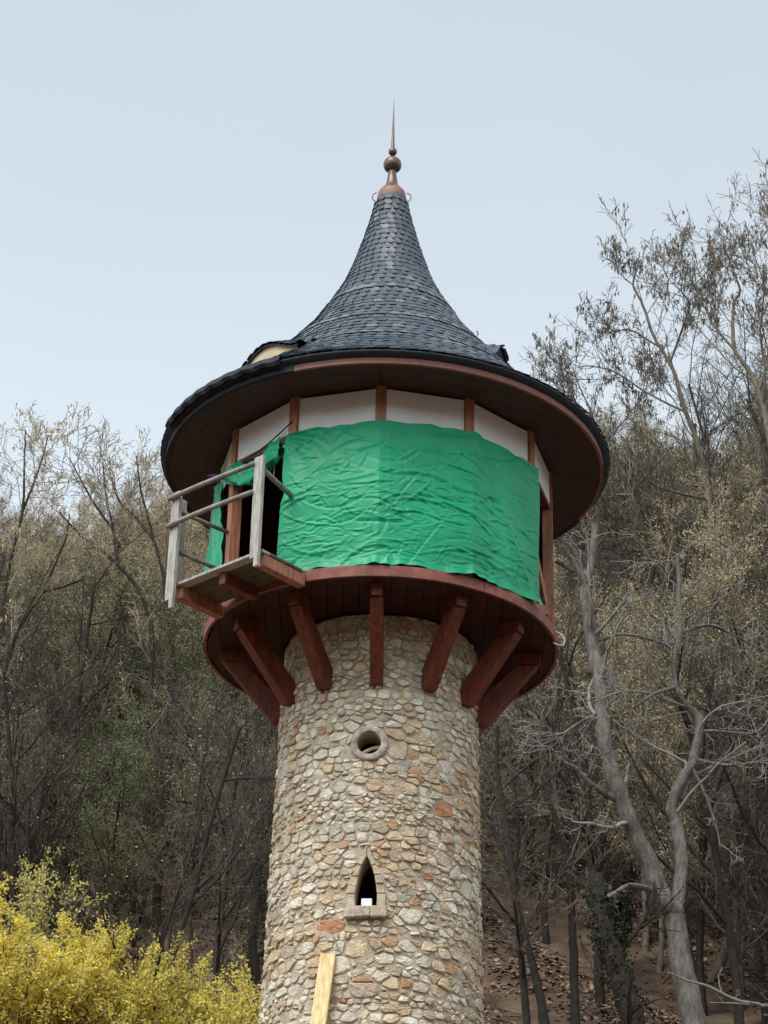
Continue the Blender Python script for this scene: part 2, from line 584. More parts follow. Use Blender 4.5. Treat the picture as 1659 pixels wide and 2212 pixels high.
def build_stones():
    rg = random.Random(5)
    C = 2 * math.pi * RM
    seeds = []
    z = 5.6
    while z < 11.58:
        h = rg.choice([0.045, 0.056, 0.066, 0.078, 0.09, 0.105])
        x = rg.random() * 0.1
        while x < C:
            w = h * rg.choice([rg.uniform(0.8, 1.5), rg.uniform(1.3, 2.8)])
            zz = z + h / 2 + rg.gauss(0, 0.24) * h
            seeds.append((x + w / 2, zz, h))
            if w < h * 1.2 and rg.random() < 0.18:
                seeds[-1] = (x + w / 2, zz - h * 0.22, h)
                seeds.append((x + w / 2 + rg.uniform(-.02, .02), zz + h * 0.38, h))
            x += w
        z += h
    # a few big stones: drop neighbours
    big = [(rg.uniform(0, C), rg.uniform(6, 11.4)) for _ in range(48)]
    keep = []
    for s in seeds:
        ok = True
        for bx, bz in big:
            dx = (s[0] - bx + C / 2) % C - C / 2
            if abs(dx) < 0.115 and abs(s[1] - bz) < 0.075:
                ok = False
                break
        if ok:
            keep.append(s)
    seeds = keep + [(bx, bz, 0.16) for bx, bz in big]
    lan_s = lancet_outline(0.095)
    sill = (LC - 0.20, LC + 0.20, 8.235, 8.36)

    def blocked(x, z):
        xx = (x + C / 2) % C - C / 2
        if (xx - OC[0]) ** 2 + (z - OC[1]) ** 2 < OC_RO ** 2:
            return True
        if in_poly(lan_s, xx, z):
            return True
        return sill[0] < xx < sill[1] and sill[2] < z < sill[3]
    seeds = [s for s in seeds if not blocked(s[0], s[1])]
    # grid for neighbours
    cell = 0.3
    nx = int(C / cell)
    cw = C / nx
    grid = {}
    for i, s in enumerate(seeds):
        grid.setdefault((int((s[0] % C) / cw) % nx, int(s[1] / cell)), []).append(i)
    stones = []
    AX = 0.66                        # cells are stretched along the courses
    for i, (sx, sz, h) in enumerate(seeds):
        gx, gz = int((sx % C) / cw) % nx, int(sz / cell)
        poly = [(-.14, -.13), (.14, -.13), (.14, .13), (-.14, .13)]
        gap = rg.choice([0.005, 0.007, 0.010, 0.015])
        nb = []
        for ax in (-1, 0, 1):
            for az in (-1, 0, 1):
                nb += grid.get(((gx + ax) % nx, gz + az), [])
        for j in nb:
            if j == i:
                continue
            dx = ((seeds[j][0] - sx + C / 2) % C - C / 2) * AX
            dz = seeds[j][1] - sz
            L = math.hypot(dx, dz)
            if L < 1e-4 or L > 0.55:
                continue
            # bias: big stones take more room
            wgt = 0.5 + 0.5 * (h * h - seeds[j][2] ** 2) / (L * L) * 0.5
            wgt = min(0.8, max(0.2, wgt))
            poly = clip_half(poly, dx / L, dz / L, L * wgt - gap / 2)
            if len(poly) < 3:
                break
        if len(poly) < 3:
            continue
        poly = [(a / AX, b) for a, b in poly]
        # keep clear of the window surrounds
        if abs((sx + C / 2) % C - C / 2 - LC) < 0.8 and 8.0 < sz < 10.6:
            xx0 = (sx + C / 2) % C - C / 2
            q = []
            for a, b in poly:
                t = 1.0
                while t > 0.05 and blocked(xx0 + a * t, sz + b * t):
                    t -= 0.06
                q.append((a * t, b * t))
            poly = q
        # drop near-duplicate corners, round the corners
        q = []
        for p in poly:
            if not q or math.hypot(p[0] - q[-1][0], p[1] - q[-1][1]) > 0.012:
                q.append(p)
        if len(q) > 2 and math.hypot(q[0][0] - q[-1][0], q[0][1] - q[-1][1]) < 0.012:
            q.pop()
        if len(q) < 3:
            continue
        rr = []
        for k in range(len(q)):
            a, b = q[k], q[(k + 1) % len(q)]
            c1 = rg.uniform(0.06, 0.3)
            c2 = rg.uniform(0.06, 0.3)
            for c in (c1, 1 - c2):
                rr.append((a[0] + (b[0] - a[0]) * c, a[1] + (b[1] - a[1]) * c))
        area = 0.5 * abs(sum(rr[k][0] * rr[(k + 1) % len(rr)][1] - rr[(k + 1) % len(rr)][0] * rr[k][1] for k in range(len(rr))))
        if area < 0.0012:
            continue
        stones.append((sx, sz, rr, area))

    def geo(st):
        sx, sz, rr, area = st
        hgt = rg.choice([0.004, 0.009, 0.014, 0.020, 0.026]) * rg.uniform(0.8, 1.2)
        tx, tz = rg.uniform(-.12, .12), rg.uniform(-.16, .10)
        m = len(rr)
        cx = sum(p[0] for p in rr) / m
        cz = sum(p[1] for p in rr) / m
        vs = []
        ins = rg.uniform(0.80, 0.92)
        jit = [1.0]
        for lev, (sc, d) in enumerate(((1.0, -0.012), (rg.uniform(0.93, 0.98), hgt * 0.6), (ins, hgt))):
            for a, b in rr:
                x = cx + (a - cx) * sc * jit[0]
                z = cz + (b - cz) * sc
                dd = d + ((x - cx) * tx + (z - cz) * tz if lev else 0) + (rg.uniform(-.005, .005) if lev else 0)
                ph = (sx + x) / RM
                zz = min(11.53, sz + z)
                r = shaft_r(zz) + dd
                vs.append((r * math.sin(ph), D - r * math.cos(ph), zz))
        ph = (sx + cx) / RM
        r = shaft_r(sz + cz) + hgt + rg.uniform(-.002, .006)
        vs.append((r * math.sin(ph), D - r * math.cos(ph), min(11.53, sz + cz)))
        fs = []
        for l in range(2):
            for k in range(m):
                k2 = (k + 1) % m
                fs.append((l * m + k, l * m + k2, (l + 1) * m + k2, (l + 1) * m + k))
        fs += [(2 * m + k, 2 * m + (k + 1) % m, 3 * m) for k in range(m)]
        return vs, fs

    def mat_of(sx, sz):
        # warm patches run through the wall
        w = list(SW)
        warm = noise3(sx * 1.3, sz * 1.5, 0, 2.0)
        xx = (sx + C / 2) % C - C / 2
        if abs(xx - LC) < 0.45 and 8.1 < sz < 9.2:
            warm += 0.35
        for k in (2, 3, 4, 6, 8):
            w[k] *= max(0.25, 1 + 2.2 * warm)
        for k in (0, 1, 5):
            w[k] *= max(0.35, 1 - 1.3 * warm)
        return rg.choices(range(len(w)), w)[0]

    def front(st):
        a = ((st[0] + C / 2) % C - C / 2) / RM
        if abs(a) > R(72) or st[1] < 7.5 or st[1] > 11.35:
            return -1
        return st[3] * math.cos(a)
    order = sorted(range(len(stones)), key=lambda i: -front(stones[i]))
    top = set(order[:298])
    rest = MB()
    for i, st in enumerate(stones):
        vs, fs = geo(st)
        mi = mat_of(st[0], st[1])
        if i in top:
            mb = MB()
            mb.add(vs, fs)
            ppart(mb, 'stone', [SM[mi]], SHAFT, smooth=False)
        else:
            rest.add(vs, fs, mi)
    o = ppart(rest, 'smaller_stones', SM, SHAFT)
    o['kind'] = 'stuff'


build_stones()


def build_windows():
    # round window: a stone ring set proud of the wall, open hole behind it
    u, t, up = frame(OC[0] / RM)
    mb = MB()
    ow = empty_part = MB()
    n = 40
    prof = [(OC_RI, -0.06), (OC_RI, 0.034), (OC_RI + 0.008, 0.042), (OC_RO - 0.008, 0.040), (OC_RO, 0.032), (OC_RO, -0.05)]
    vs, fs = [], []
    for k in range(n):
        a = 2 * math.pi * k / n
        for r, d in prof:
            rj = r * (1 + 0.012 * math.sin(5 * a + r * 40) * (r > OC_RI + .02))
            off = rj * math.cos(a)
            ph = OC[0] / RM
            base = shaft_r(OC[1]) * 0.995
            q = np.array([0, D, OC[1]]) + u * (base + d - off * off / 2.2) + t * off + up * (rj * math.sin(a))
            vs.append(q)
    m = len(prof)
    for k in range(n):
        k2 = (k + 1) % n
        for j in range(m - 1):
            fs.append((k * m + j, k * m + j + 1, k2 * m + j + 1, k2 * m + j))
    mb.add(vs, fs)
    ring = part(mb, 'round_window', [M['ring_stone']], smooth=True)
    # pale curved stair edge inside
    mb = MB()
    pts = []
    for k in range(11):
        s = k / 10
        pts.append(np.array([0, D, OC[1]]) + u * (0.97 - 0.03 * s) + t * (-0.105 + 0.225 * s) + up * (-0.095 + 0.095 * math.sin(s * math.pi * 0.52)))
    mb.tube(pts, [0.019] * 11, 6)
    ppart(mb, 'inner_rim', [M['ring_stone']], ring, smooth=True)
    # lancet window: jamb blocks round the opening and a two-piece sill
    rg = random.Random(3)
    inn = lancet_outline(0.0)
    out = lancet_outline(0.083)

    def pos(a, z, d):
        ph = a / RM
        r = shaft_r(z) + d
        return P3(ph, r, z)
    sill = MB()
    root = None
    for k, (a0, a1) in enumerate(((LC - 0.198, LC + 0.045), (LC + 0.049, LC + 0.198))):
        mb = MB()
        vs = []
        for d in (-0.05, 0.085):
            for a, z in ((a0, 8.242), (a1, 8.242), (a1, 8.352), (a0, 8.352)):
                vs.append(pos(a, z + rg.uniform(-.006, .006), d + rg.uniform(-.004, .004)))
        mb.add(vs, [(0, 1, 2, 3), (4, 7, 6, 5), (0, 4, 5, 1), (1, 5, 6, 2), (2, 6, 7, 3), (3, 7, 4, 0)])
        if root is None:
            root = part(mb, 'lancet_window', [M['ring_stone']], bevel=0.012)
        else:
            ppart(mb, 'sill_stone', [M['trim_stone']], root, bevel=0.012)
    # jambs: interpolate between inner and outer outlines
    def along(pl, s):
        s = max(0, min(len(pl) - 1.0001, s))
        i = int(s)
        f = s - i
        return (pl[i][0] + (pl[i + 1][0] - pl[i][0]) * f, pl[i][1] + (pl[i + 1][1] - pl[i][1]) * f)
    for s0, s1 in ((0.02, 0.95), (0.99, 1.6), (1.64, 2.3), (2.34, 3.05), (3.1, 3.97), (4.03, 4.9), (4.95, 5.55), (5.6, 6.2), (6.25, 6.95), (7.0, 7.98)):
        mb = MB()
        vs = []
        for d in (-0.05, rg.uniform(0.018, 0.034)):
            for pl, s in ((inn, s0), (out, s0), (out, (s0 + s1) / 2), (out, s1), (inn, s1), (inn, (s0 + s1) / 2)):
                a, z = along(pl, s)
                vs.append(pos(a + rg.uniform(-.004, .004), z + rg.uniform(-.004, .004), d))
        fs = [tuple(range(6)), tuple(range(11, 5, -1))] + [(k, 6 + k, 6 + (k + 1) % 6, (k + 1) % 6) for k in range(6)]
        mb.add(vs, fs)
        ppart(mb, 'jamb_stone', [rg.choice([M['trim_stone'], SM[4], SM[2], M['trim_stone']])], root, bevel=0.008)
    # white block standing on the sill
    c = pos(LC + 0.005, 8.41, -0.06)
    u2, t2, _ = frame(LC / RM)
    mb = MB()
    mb.box(c - np.array([0, 0, 0.0]), 0.06, 0.105, 0.10, (u2, t2, up))
    o = mb.build('white_block', [M['panel']], None, bevel=0.006)
    prop(o, 'small white block standing in the pointed window opening', 'block')


build_windows()

# ---- timber: deck, joists, braces
NP = 12
PH0 = R(-1.8)
STEP = 2 * math.pi / NP
ZD0, ZD1, RD = 11.55, 11.665, 1.92


def build_deck():
    # underside planks, clipped to the round
    mb0 = MB()
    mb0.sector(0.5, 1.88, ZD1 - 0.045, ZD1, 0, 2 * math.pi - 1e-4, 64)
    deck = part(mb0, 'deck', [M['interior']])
    w = 0.165
    k = 0
    x = -RD + 0.04
    while x < RD - 0.04:
        x1 = min(x + w - 0.006, RD - 0.045)
        rr = 1.885
        mb = MB()
        ya = math.sqrt(max(0, rr * rr - x * x))
        yb = math.sqrt(max(0, rr * rr - x1 * x1))
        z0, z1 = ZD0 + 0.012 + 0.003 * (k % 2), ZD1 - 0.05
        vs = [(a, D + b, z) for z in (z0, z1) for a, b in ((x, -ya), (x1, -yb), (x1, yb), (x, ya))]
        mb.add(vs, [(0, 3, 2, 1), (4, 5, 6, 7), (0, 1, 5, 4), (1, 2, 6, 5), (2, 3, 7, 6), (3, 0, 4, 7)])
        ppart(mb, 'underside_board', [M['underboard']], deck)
        x += w
        k += 1
    # curved fascia boards with joints
    cuts = [R(a) for a in (-96, -62, -24, 33, 78, 118, 165, 215, 264)]
    for a, b in zip(cuts[:-1], cuts[1:]):
        mb = MB()
        mb.sector(1.888, RD, ZD0, ZD1 + 0.004, a + 0.0015, b - 0.0015, 18)
        ppart(mb, 'fascia_board', [M['deckwood']], deck, smooth=False)
    for k in range(NP):
        ph = PH0 + k * STEP
        u, t, up = frame(ph)
        mb = MB()
        mb.box(P3(ph, 1.60, ZD0 - 0.055), 0.26, 0.118, 0.135, (u, t, up))
        part(mb, 'brace_head', [M['rosewood']], bevel=0.006)
        a = P3(ph, 1.055, 10.80)
        b = P3(ph, 1.64, ZD0 - 0.10)
        mb = MB()
        # brace: parallelogram in the radial plane, cut plumb at the wall and level under the joist
        prof = [(1.03, 10.72), (1.13, 10.72), (1.70, ZD0 - 0.135), (1.48, ZD0 - 0.135), (1.03, 10.95)]
        vs = [np.array([0, D, 0]) + u * r + t * s * 0.068 + up * z for s in (-1, 1) for r, z in prof]
        m = len(prof)
        mb.add(vs, [tuple(range(m)), tuple(range(2 * m - 1, m - 1, -1))] + [(i, m + i, m + (i + 1) % m, (i + 1) % m) for i in range(m)])
        o = part(mb, 'brace', [M['rosewood']], bevel=0.006)


build_deck()

# ---- cabin
RP = 1.885           # outer face of posts
ZT = 13.83


def build_cabin():
    for k in range(NP):
        ph = PH0 + k * STEP
        u, t, up = frame(ph)
        mb = MB()
        d = 0.12
        mb.box(P3(ph, RP - d / 2, (ZD1 + ZT) / 2), d, 0.105, ZT - ZD1, (u, t, up))
        part(mb, 'post', [M['orangewood']], bevel=0.006)
    for k in range(NP):
        a, b = PH0 + k * STEP, PH0 + (k + 1) * STEP
        mid = (a + b) / 2
        u, t, up = frame(mid)
        pr = (RP - 0.045) * math.cos(STEP / 2)       # distance of the bay plane
        ch = 2 * RP * math.sin(STEP / 2)
        c = np.array([0, D, 0]) + u * pr
        # frame behind the panel, white panel, rail
        mb = MB()
        mb.box(c - u * 0.02 + up * 13.59, 0.02, ch - 0.11, 0.45, (u, t, up))
        bp = part(mb, 'panel_backing', [M['rosewood']])
        mb = MB()
        mb.box(c + u * 0.012 + up * 13.588, 0.03, ch - 0.125, 0.40, (u, t, up))
        part(mb, 'white_panel', [M['panel']], bevel=0.004)
        mb = MB()
        mb.box(c - u * 0.01 + up * 13.345, 0.09, ch - 0.118, 0.055, (u, t, up))
        part(mb, 'rail', [M['rosewood']], bevel=0.004)
        mb = MB()
        mb.box(c - u * 0.06 + up * (ZT - 0.05), 0.1, ch - 0.10, 0.085, (u, t, up))
        part(mb, 'top_plate', [M['rosewood']], bevel=0.004)
        deg = math.degrees(mid)
        if 85 < deg < 270:
            # back bays: boarded
            n = 6
            for j in range(n):
                mb = MB()
                w = (ch - 0.13) / n
                mb.box(c - u * 0.03 + t * (-(ch - 0.13) / 2 + w * (j + .5)) + up * (ZD1 + 0.87), 0.022, w - 0.006, 1.7, (u, t, up))
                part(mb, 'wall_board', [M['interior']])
    # crossed braces in the open right-hand bay
    ph_a, ph_b = PH0 + 2 * STEP, PH0 + 3 * STEP
    A, B = P3(ph_a, RP - 0.05, 0), P3(ph_b, RP - 0.05, 0)
    def pt(s, z):
        return A + (B - A) * s + np.array([0, 0, z])
    mb = MB()
    mb.bar(pt(0.10, 12.62), pt(0.90, 12.0), 0.035, 0.12)
    part(mb, 'diagonal_brace', [M['orangewood']], bevel=0.004)
    mb = MB()
    mb.bar(pt(0.10, 11.74), pt(0.90, 12.05), 0.035, 0.10)
    part(mb, 'diagonal_brace', [M['orangewood']], bevel=0.004)
    # lower white strip over the doorway
    a, b = PH0 + 10 * STEP, PH0 + 11 * STEP
    u, t, up = frame((a + b) / 2)
    c = np.array([0, D, 0]) + u * (RP - 0.05) * math.cos(STEP / 2)
    ch = 2 * RP * math.sin(STEP / 2)
    mb = MB()
    mb.box(c + up * 13.24, 0.025, ch - 0.14, 0.13, (u, t, up))
    part(mb, 'lintel_strip', [M['panel']], bevel=0.004)
    # floor inside
    mb = MB()
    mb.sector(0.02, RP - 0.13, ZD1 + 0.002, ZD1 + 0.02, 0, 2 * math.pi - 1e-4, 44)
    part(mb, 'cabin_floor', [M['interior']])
    # ceiling inside
    mb = MB()
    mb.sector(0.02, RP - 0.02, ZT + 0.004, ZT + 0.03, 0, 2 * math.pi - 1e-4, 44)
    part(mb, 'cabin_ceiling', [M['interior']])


build_cabin()

# ---- balcony
BN = np.array([-0.668, -0.744, 0.]) / math.hypot(0.668, 0.744)
BT = np.array([-BN[1], BN[0], 0.])
UP = np.array([0, 0, 1.])


def BP(t, n, z):
    return np.array([0, D, 0]) + BT * t + BN * n + UP * z


def build_balcony():
    ZF = 11.63
    tl, tr, no = -0.66, 0.61, 2.46
    # floor planks along the outer edge direction
    mb = MB()
    mb.bar(BP(tl + 0.05, 1.835, ZF - 0.085), BP(tl + 0.05, no - 0.01, ZF - 0.085), 0.10, 0.13)
    root = part(mb, 'balcony', [M['orangewood']], bevel=0.005)
    mb = MB()
    mb.bar(BP(tr - 0.05, 1.85, ZF - 0.085), BP(tr - 0.05, no - 0.01, ZF - 0.085), 0.10, 0.13)
    ppart(mb, 'beam', [M['orangewood']], root, bevel=0.005)
    mb = MB()
    mb.bar(BP(-0.02, 1.925, ZF - 0.085), BP(-0.02, no - 0.05, ZF - 0.085), 0.09, 0.13)
    ppart(mb, 'beam', [M['rosewood']], root, bevel=0.005)
    n = 1.90
    k = 0
    while n < no + 0.02:
        mb = MB()
        mb.bar(BP(tl - 0.01, n + 0.055, ZF), BP(tr + 0.01, n + 0.055, ZF + 0.001 * (k % 2)), 0.112, 0.03)
        ppart(mb, 'floor_board', [M['greywood'] if n + 0.12 >= no + 0.02 else M['brownboard']], root, bevel=0.003)
        n += 0.12
        k += 1
    # posts
    no2 = no + 0.085
    posts = []
    for t, z0 in ((tr - 0.035, ZF - 0.10), (tl + 0.03, ZF - 0.20)):
        mb = MB()
        a, b = BP(t, no2, z0), BP(t, no2, ZF + 1.055)
        mb.bar(a, b, 0.115, 0.045, up=BN)
        # notched foot: a narrower tongue below
        mb2 = MB()
        mb2.bar(BP(t + 0.028, no2, z0 - 0.10), BP(t + 0.028, no2, z0 + 0.02), 0.055, 0.043, up=BN)
        o = ppart(mb, 'railing_post', [M['greywood']], root, bevel=0.004)
        ppart(mb2, 'post_foot', [M['greywood']], root, bevel=0.003)
    # second board of the left corner post, facing sideways
    mb = MB()
    mb.bar(BP(tl - 0.045, no - 0.06, ZF - 0.05), BP(tl - 0.045, no - 0.06, ZF + 1.05), 0.04, 0.10, up=BN)
    ppart(mb, 'railing_post', [M['greywood']], root, bevel=0.004)
    rg = random.Random(2)
    # round front rails
    for z, ta, tb in ((ZF + 0.985, tl - 0.05, tr - 0.08), (ZF + 0.66, tl - 0.05, tr - 0.08)):
        pts = [BP(ta + (tb - ta) * s, no2 + (0.045 if s < 0.97 else 0.035), z + 0.008 * math.sin(s * 5)) for s in np.linspace(0, 1, 7)]
        mb = MB()
        mb.tube(pts, [0.027] * 7, 8)
        ppart(mb, 'rail', [M['greyrail']], root, smooth=True)
    # side rails back to the cabin posts
    pr = P3(PH0 + 11 * STEP, RP + 0.01, 0)
    pl = P3(PH0 + 10 * STEP, RP + 0.01, 0)
    for z0, z1 in ((ZF + 0.91, ZF + 0.93),):
        mb = MB()
        a = BP(tr - 0.01, no2 - 0.03, z0)
        b = pr + UP * z1 + BT * 0.07
        mb.tube([a, (a + b) / 2, b], [0.027] * 3, 8)
        ppart(mb, 'rail', [M['greyrail']], root, smooth=True)
    for z0, z1 in ((ZF + 0.88, ZF + 0.90), (ZF + 0.42, ZF + 0.42)):
        mb = MB()
        a = BP(tl - 0.02, no2 - 0.08, z0)
        b = pl + UP * z1
        mb.tube([a, (a + b) / 2, b], [0.024] * 3, 8)
        ppart(mb, 'rail', [M['greyrail']], root, smooth=True)


build_balcony()

# ---- roof
PROF = [(2.53, 13.86), (2.2, 14.11), (1.8, 14.48), (1.45, 14.88), (1.118, 15.31), (0.93, 15.56), (0.71, 15.94), (0.51, 16.34), (0.34, 16.87), (0.235, 17.28), (0.175, 17.56)]
_pc = cat_rom([(r, z, 0) for r, z in PROF], 8)[:, :2]
_ps = np.concatenate([[0], np.cumsum(np.hypot(np.diff(_pc[:, 0]), np.diff(_pc[:, 1])))])


def roof_at(s):
    return np.interp(s, _ps, _pc[:, 0]), np.interp(s, _ps, _pc[:, 1])


def roof_z(r):
    return np.interp(-r, -_pc[:, 0], _pc[:, 1])


def slate_geo(surf, a0, a1, s0, s1, shear, lift=0.008, th=0.005):
    """one slate between a0..a1 and s0..s1 on a surface; slanted, one lower corner rounded"""
    w = a1 - a0
    out = []
    L = s1 - s0
    if shear < 0:
        pts = [(0, 0.0), (0.55, -0.06), (0.85, 0.02), (1.0, 0.22), (1.02, 1.0), (0.02, 1.0)]
    else:
        pts = [(0, 0.22), (0.15, 0.02), (0.45, -0.06), (1.0, 0.0), (0.98, 1.0), (-0.02, 1.0)]
    vs = []
    for d in (0, 1):
        for x, y in pts:
            aa = a0 + w * (x * 0.97 + shear * y * 0.8)
            ss = s0 + L * y
            p, n = surf(aa, ss)
            h = lift * (1 - y) * 1.0 + 0.004 + (0.007 * (x if shear < 0 else 1 - x))
            vs.append(p + n * (h + (th if d else 0) - (0.012 if (not d) else 0) * (1 if y > 0.5 else 0)))
    m = len(pts)
    fs = [tuple(range(m, 2 * m))] + [(i, (i + 1) % m, m + (i + 1) % m, m + i) for i in range(m)]
    return vs, fs


def surf_roof(a, s):
    r, z = roof_at(s)
    r2, z2 = roof_at(s + 0.02)
    r1, z1 = roof_at(s - 0.02)
    dr, dz = r2 - r1, z2 - z1
    l = math.hypot(dr, dz) + 1e-9
    nr, nz = dz / l, -dr / l
    return np.array([r * math.sin(a), D - r * math.cos(a), z]), np.array([nr * math.sin(a), -nr * math.cos(a), nz])


HOODS = [dict(phi=R(-51), rf=1.80, w=1.35, h=0.265, rise=0.50, z=None), dict(phi=R(63), rf=1.46, w=0.50, h=0.26, rise=0.25, z=None)]
for hd in HOODS:
    hd['z'] = roof_z(hd['rf']) - 0.02


def hood_top(hd, x):
    q = max(-1, min(1, 2 * x / hd['w']))
    return hd['h'] * (0.5 + 0.5 * math.cos(math.pi * q)) ** 0.8


def build_roof():
    mb = MB()
    prof = [(r, z - 0.004) for r, z in _pc]
    prof = [(2.46, 13.80), (2.535, 13.835)] + prof
    mb.lathe(prof, 96, c=(0, D))
    roof = part(mb, 'roof', [M['felt']], smooth=True)
    rg = random.Random(9)
    slates = []
    s = 0.0
    ci = 0
    Ltot = _ps[-1]
    flip = (10, 16, 24)
    while s < Ltot - 0.05:
        r, z = roof_at(s)
        ex = 0.108 if r > 0.6 else 0.092
        ex *= rg.uniform(0.95, 1.05)
        wdt = 0.145 if r > 1.2 else (0.12 if r > 0.6 else 0.085)
        n = max(14, int(2 * math.pi * r / wdt))
        off = rg.random()
        shear = -0.9
        if ci in flip:
            shear = 0.9
        for k in range(n):
            a0 = (k + off) / n * 2 * math.pi
            a0 = (a0 + math.pi) % (2 * math.pi) - math.pi
            a1 = a0 + 2 * math.pi / n
            # under a hood: skip
            am = (a0 + a1) / 2
            skip = False
            for hd in HOODS:
                da = (am - hd['phi'] + math.pi) % (2 * math.pi) - math.pi
                x = r * math.sin(da)
                rn = r * math.cos(da)
                if abs(x) < hd['w'] / 2 * 0.9 and rn < hd['rf'] - 0.03 and rn > 0:
                    zt = hd['z'] + hood_top(hd, x) + hd['rise'] * (hd['rf'] - rn)
                    if zt > z + 0.03:
                        skip = True
            if skip:
                continue
            j = rg.uniform(-.004, .004)
            g = slate_geo(surf_roof, a0, a1 + 0.0, s + j, s + ex * 1.25 + j, shear * rg.uniform(0.85, 1.1), lift=(0.009 if ci not in flip else 0.015) + rg.uniform(-.002, .003))
            mi = rg.choices([0, 1, 2, 3], [4, 3, 2, 0.7] if ci not in flip else [0.5, 1, 0.2, 6])[0]  # reversed courses mostly palest slate: sky reflection painted into their colour
            score = -1
            if abs(am) < R(70):
                score = math.cos(am) * 2 * math.pi * r / n * ex * (0.25 if z < 14.75 else 1.0)
            slates.append((score, g, mi))
        s += ex
        ci += 1
    # slates on the hoods
    for hd in HOODS:
        u, t, up = frame(hd['phi'])

        def surf_h(a, sv, hd=hd, u=u, t=t, up=up):
            x = a
            z = hd['z'] + hood_top(hd, x) + hd['rise'] * sv
            p = np.array([0, D, 0]) + u * (hd['rf'] - sv) + t * x + up * z
            e = 0.01
            dzx = (hood_top(hd, x + e) - hood_top(hd, x - e)) / (2 * e)
            n = up - t * dzx + u * hd['rise']
            return p, n / np.linalg.norm(n)
        sv = -0.01
        while sv < hd['rf'] - 0.55:
            x = -hd['w'] / 2 * 0.96 - rg.random() * 0.05
            while x < hd['w'] / 2 * 0.96:
                xc, rn = x + 0.055, hd['rf'] - sv
                z = hd['z'] + hood_top(hd, xc) + hd['rise'] * sv
                rr = math.hypot(xc, rn)
                if z > roof_z(rr) - 0.03:
                    g = slate_geo(surf_h, x, x + 0.11, sv, sv + 0.12, -0.8 * rg.uniform(.9, 1.1))
                    slates.append((-1, g, rg.choices([0, 1, 2], [3, 1, 4])[0]))
                x += 0.11
            sv += 0.095
        # hood shell and timber face
        mb = MB()
        nxs, nv = 18, 10
        vs = []
        for d in (0.0, -0.022):
            for j in range(nv + 1):
                sv = 0.0 + (hd['rf'] - 0.45) * j / nv
                for i in range(nxs + 1):
                    x = -hd['w'] / 2 + hd['w'] * i / nxs
                    p, n = surf_h(x, sv)
                    vs.append(p + up * (d - 0.006))
        W1 = nxs + 1
        off = (nv + 1) * W1
        fs = []
        for j in range(nv):
            for i in range(nxs):
                q = (j * W1 + i, j * W1 + i + 1, (j + 1) * W1 + i + 1, (j + 1) * W1 + i)
                fs.append(q)
                fs.append(tuple(off + k for k in q[::-1]))
        for i in range(nxs):
            fs.append((i + 1, i, off + i, off + i + 1))
        mb.add(vs, fs)
        ppart(mb, 'eyebrow_hood', [M['felt']], roof)
        mb = MB()
        vs = []
        for sv in (0.03, 0.06):
            for i in range(nxs + 1):
                x = -hd['w'] / 2 * 0.94 + hd['w'] * 0.94 * i / nxs
                p, n = surf_h(x, sv)
                vs.append(p - up * 0.03)
            for i in range(nxs + 1):
                x = -hd['w'] / 2 * 0.94 + hd['w'] * 0.94 * i / nxs
                p, n = surf_h(x, sv)
                vs.append(np.array([p[0], p[1], hd['z'] - 0.25]))
        W1 = nxs + 1
        fs = []
        for i in range(nxs):
            fs.append((i, W1 + i, W1 + i + 1, i + 1))
            fs.append((2 * W1 + i, 2 * W1 + i + 1, 3 * W1 + i + 1, 3 * W1 + i))
        mb.add(vs, fs)
        ppart(mb, 'hood_face', [M['tanply'] if hd['w'] > 0.6 else M['felt']], roof)
    slates_sorted = sorted(range(len(slates)), key=lambda i: -slates[i][0])
    top = set(slates_sorted[:298])
    rest = MB()
    for i, (sc, g, mi) in enumerate(slates):
        if i in top:
            mb = MB()
            mb.add(*g)
            ppart(mb, 'slate', [M['slate'][mi]], roof)
        else:
            rest.add(*g, mi)
    o = ppart(rest, 'smaller_slates', M['slate'], roof)
    o['kind'] = 'stuff'
    # eave edge: fascia boards (bare pinkish stain at the front and right, dark membrane elsewhere)
    cuts = [R(a) for a in (-23.5, 8, 41, 76, 112)]
    for a, b in zip(cuts[:-1], cuts[1:]):
        mb = MB()
        mb.sector(2.425, 2.46, 13.735, 13.865, a + 0.0008, b - 0.0008, 14)
        ppart(mb, 'fascia_board', [M['copper']], roof)
    mb = MB()
    mb.sector(2.425, 2.475, 13.73, 13.87, R(112), R(360 - 23.5), 60)
    ppart(mb, 'eave_membrane', [M['felt']], roof)
    # membrane flap that hangs over the rim and ends in a torn step
    mb = MB()
    vs, fs = [], []
    n = 30
    for k in range(n + 1):
        a = R(-70 + 44 * k / n)
        wv = 0.006 * math.sin(k * 1.7)
        for r, z in ((2.36, 14.0), (2.56 + wv, 13.885), (2.575 + wv, 13.83 + wv), (2.55, 13.80 + 2 * wv)):
            vs.append(P3(a, r, z))
    for k in range(n):
        for j in range(3):
            fs.append((k * 4 + j, k * 4 + 4 + j, k * 4 + 5 + j, k * 4 + 1 + j))
    mb.add(vs, fs)
    o = ppart(mb, 'membrane_flap', [M['felt']], roof)
    sd = o.modifiers.new('thick', 'SOLIDIFY')
    sd.thickness = 0.008
    # soffit boards: six rings per bay
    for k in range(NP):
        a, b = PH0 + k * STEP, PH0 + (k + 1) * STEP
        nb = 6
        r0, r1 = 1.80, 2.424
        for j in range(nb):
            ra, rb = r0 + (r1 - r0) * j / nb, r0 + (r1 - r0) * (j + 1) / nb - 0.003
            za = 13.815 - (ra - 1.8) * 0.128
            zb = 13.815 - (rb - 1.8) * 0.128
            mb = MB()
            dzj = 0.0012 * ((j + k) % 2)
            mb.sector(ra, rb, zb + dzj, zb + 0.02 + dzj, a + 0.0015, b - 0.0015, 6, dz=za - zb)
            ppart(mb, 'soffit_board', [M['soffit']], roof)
    return roof


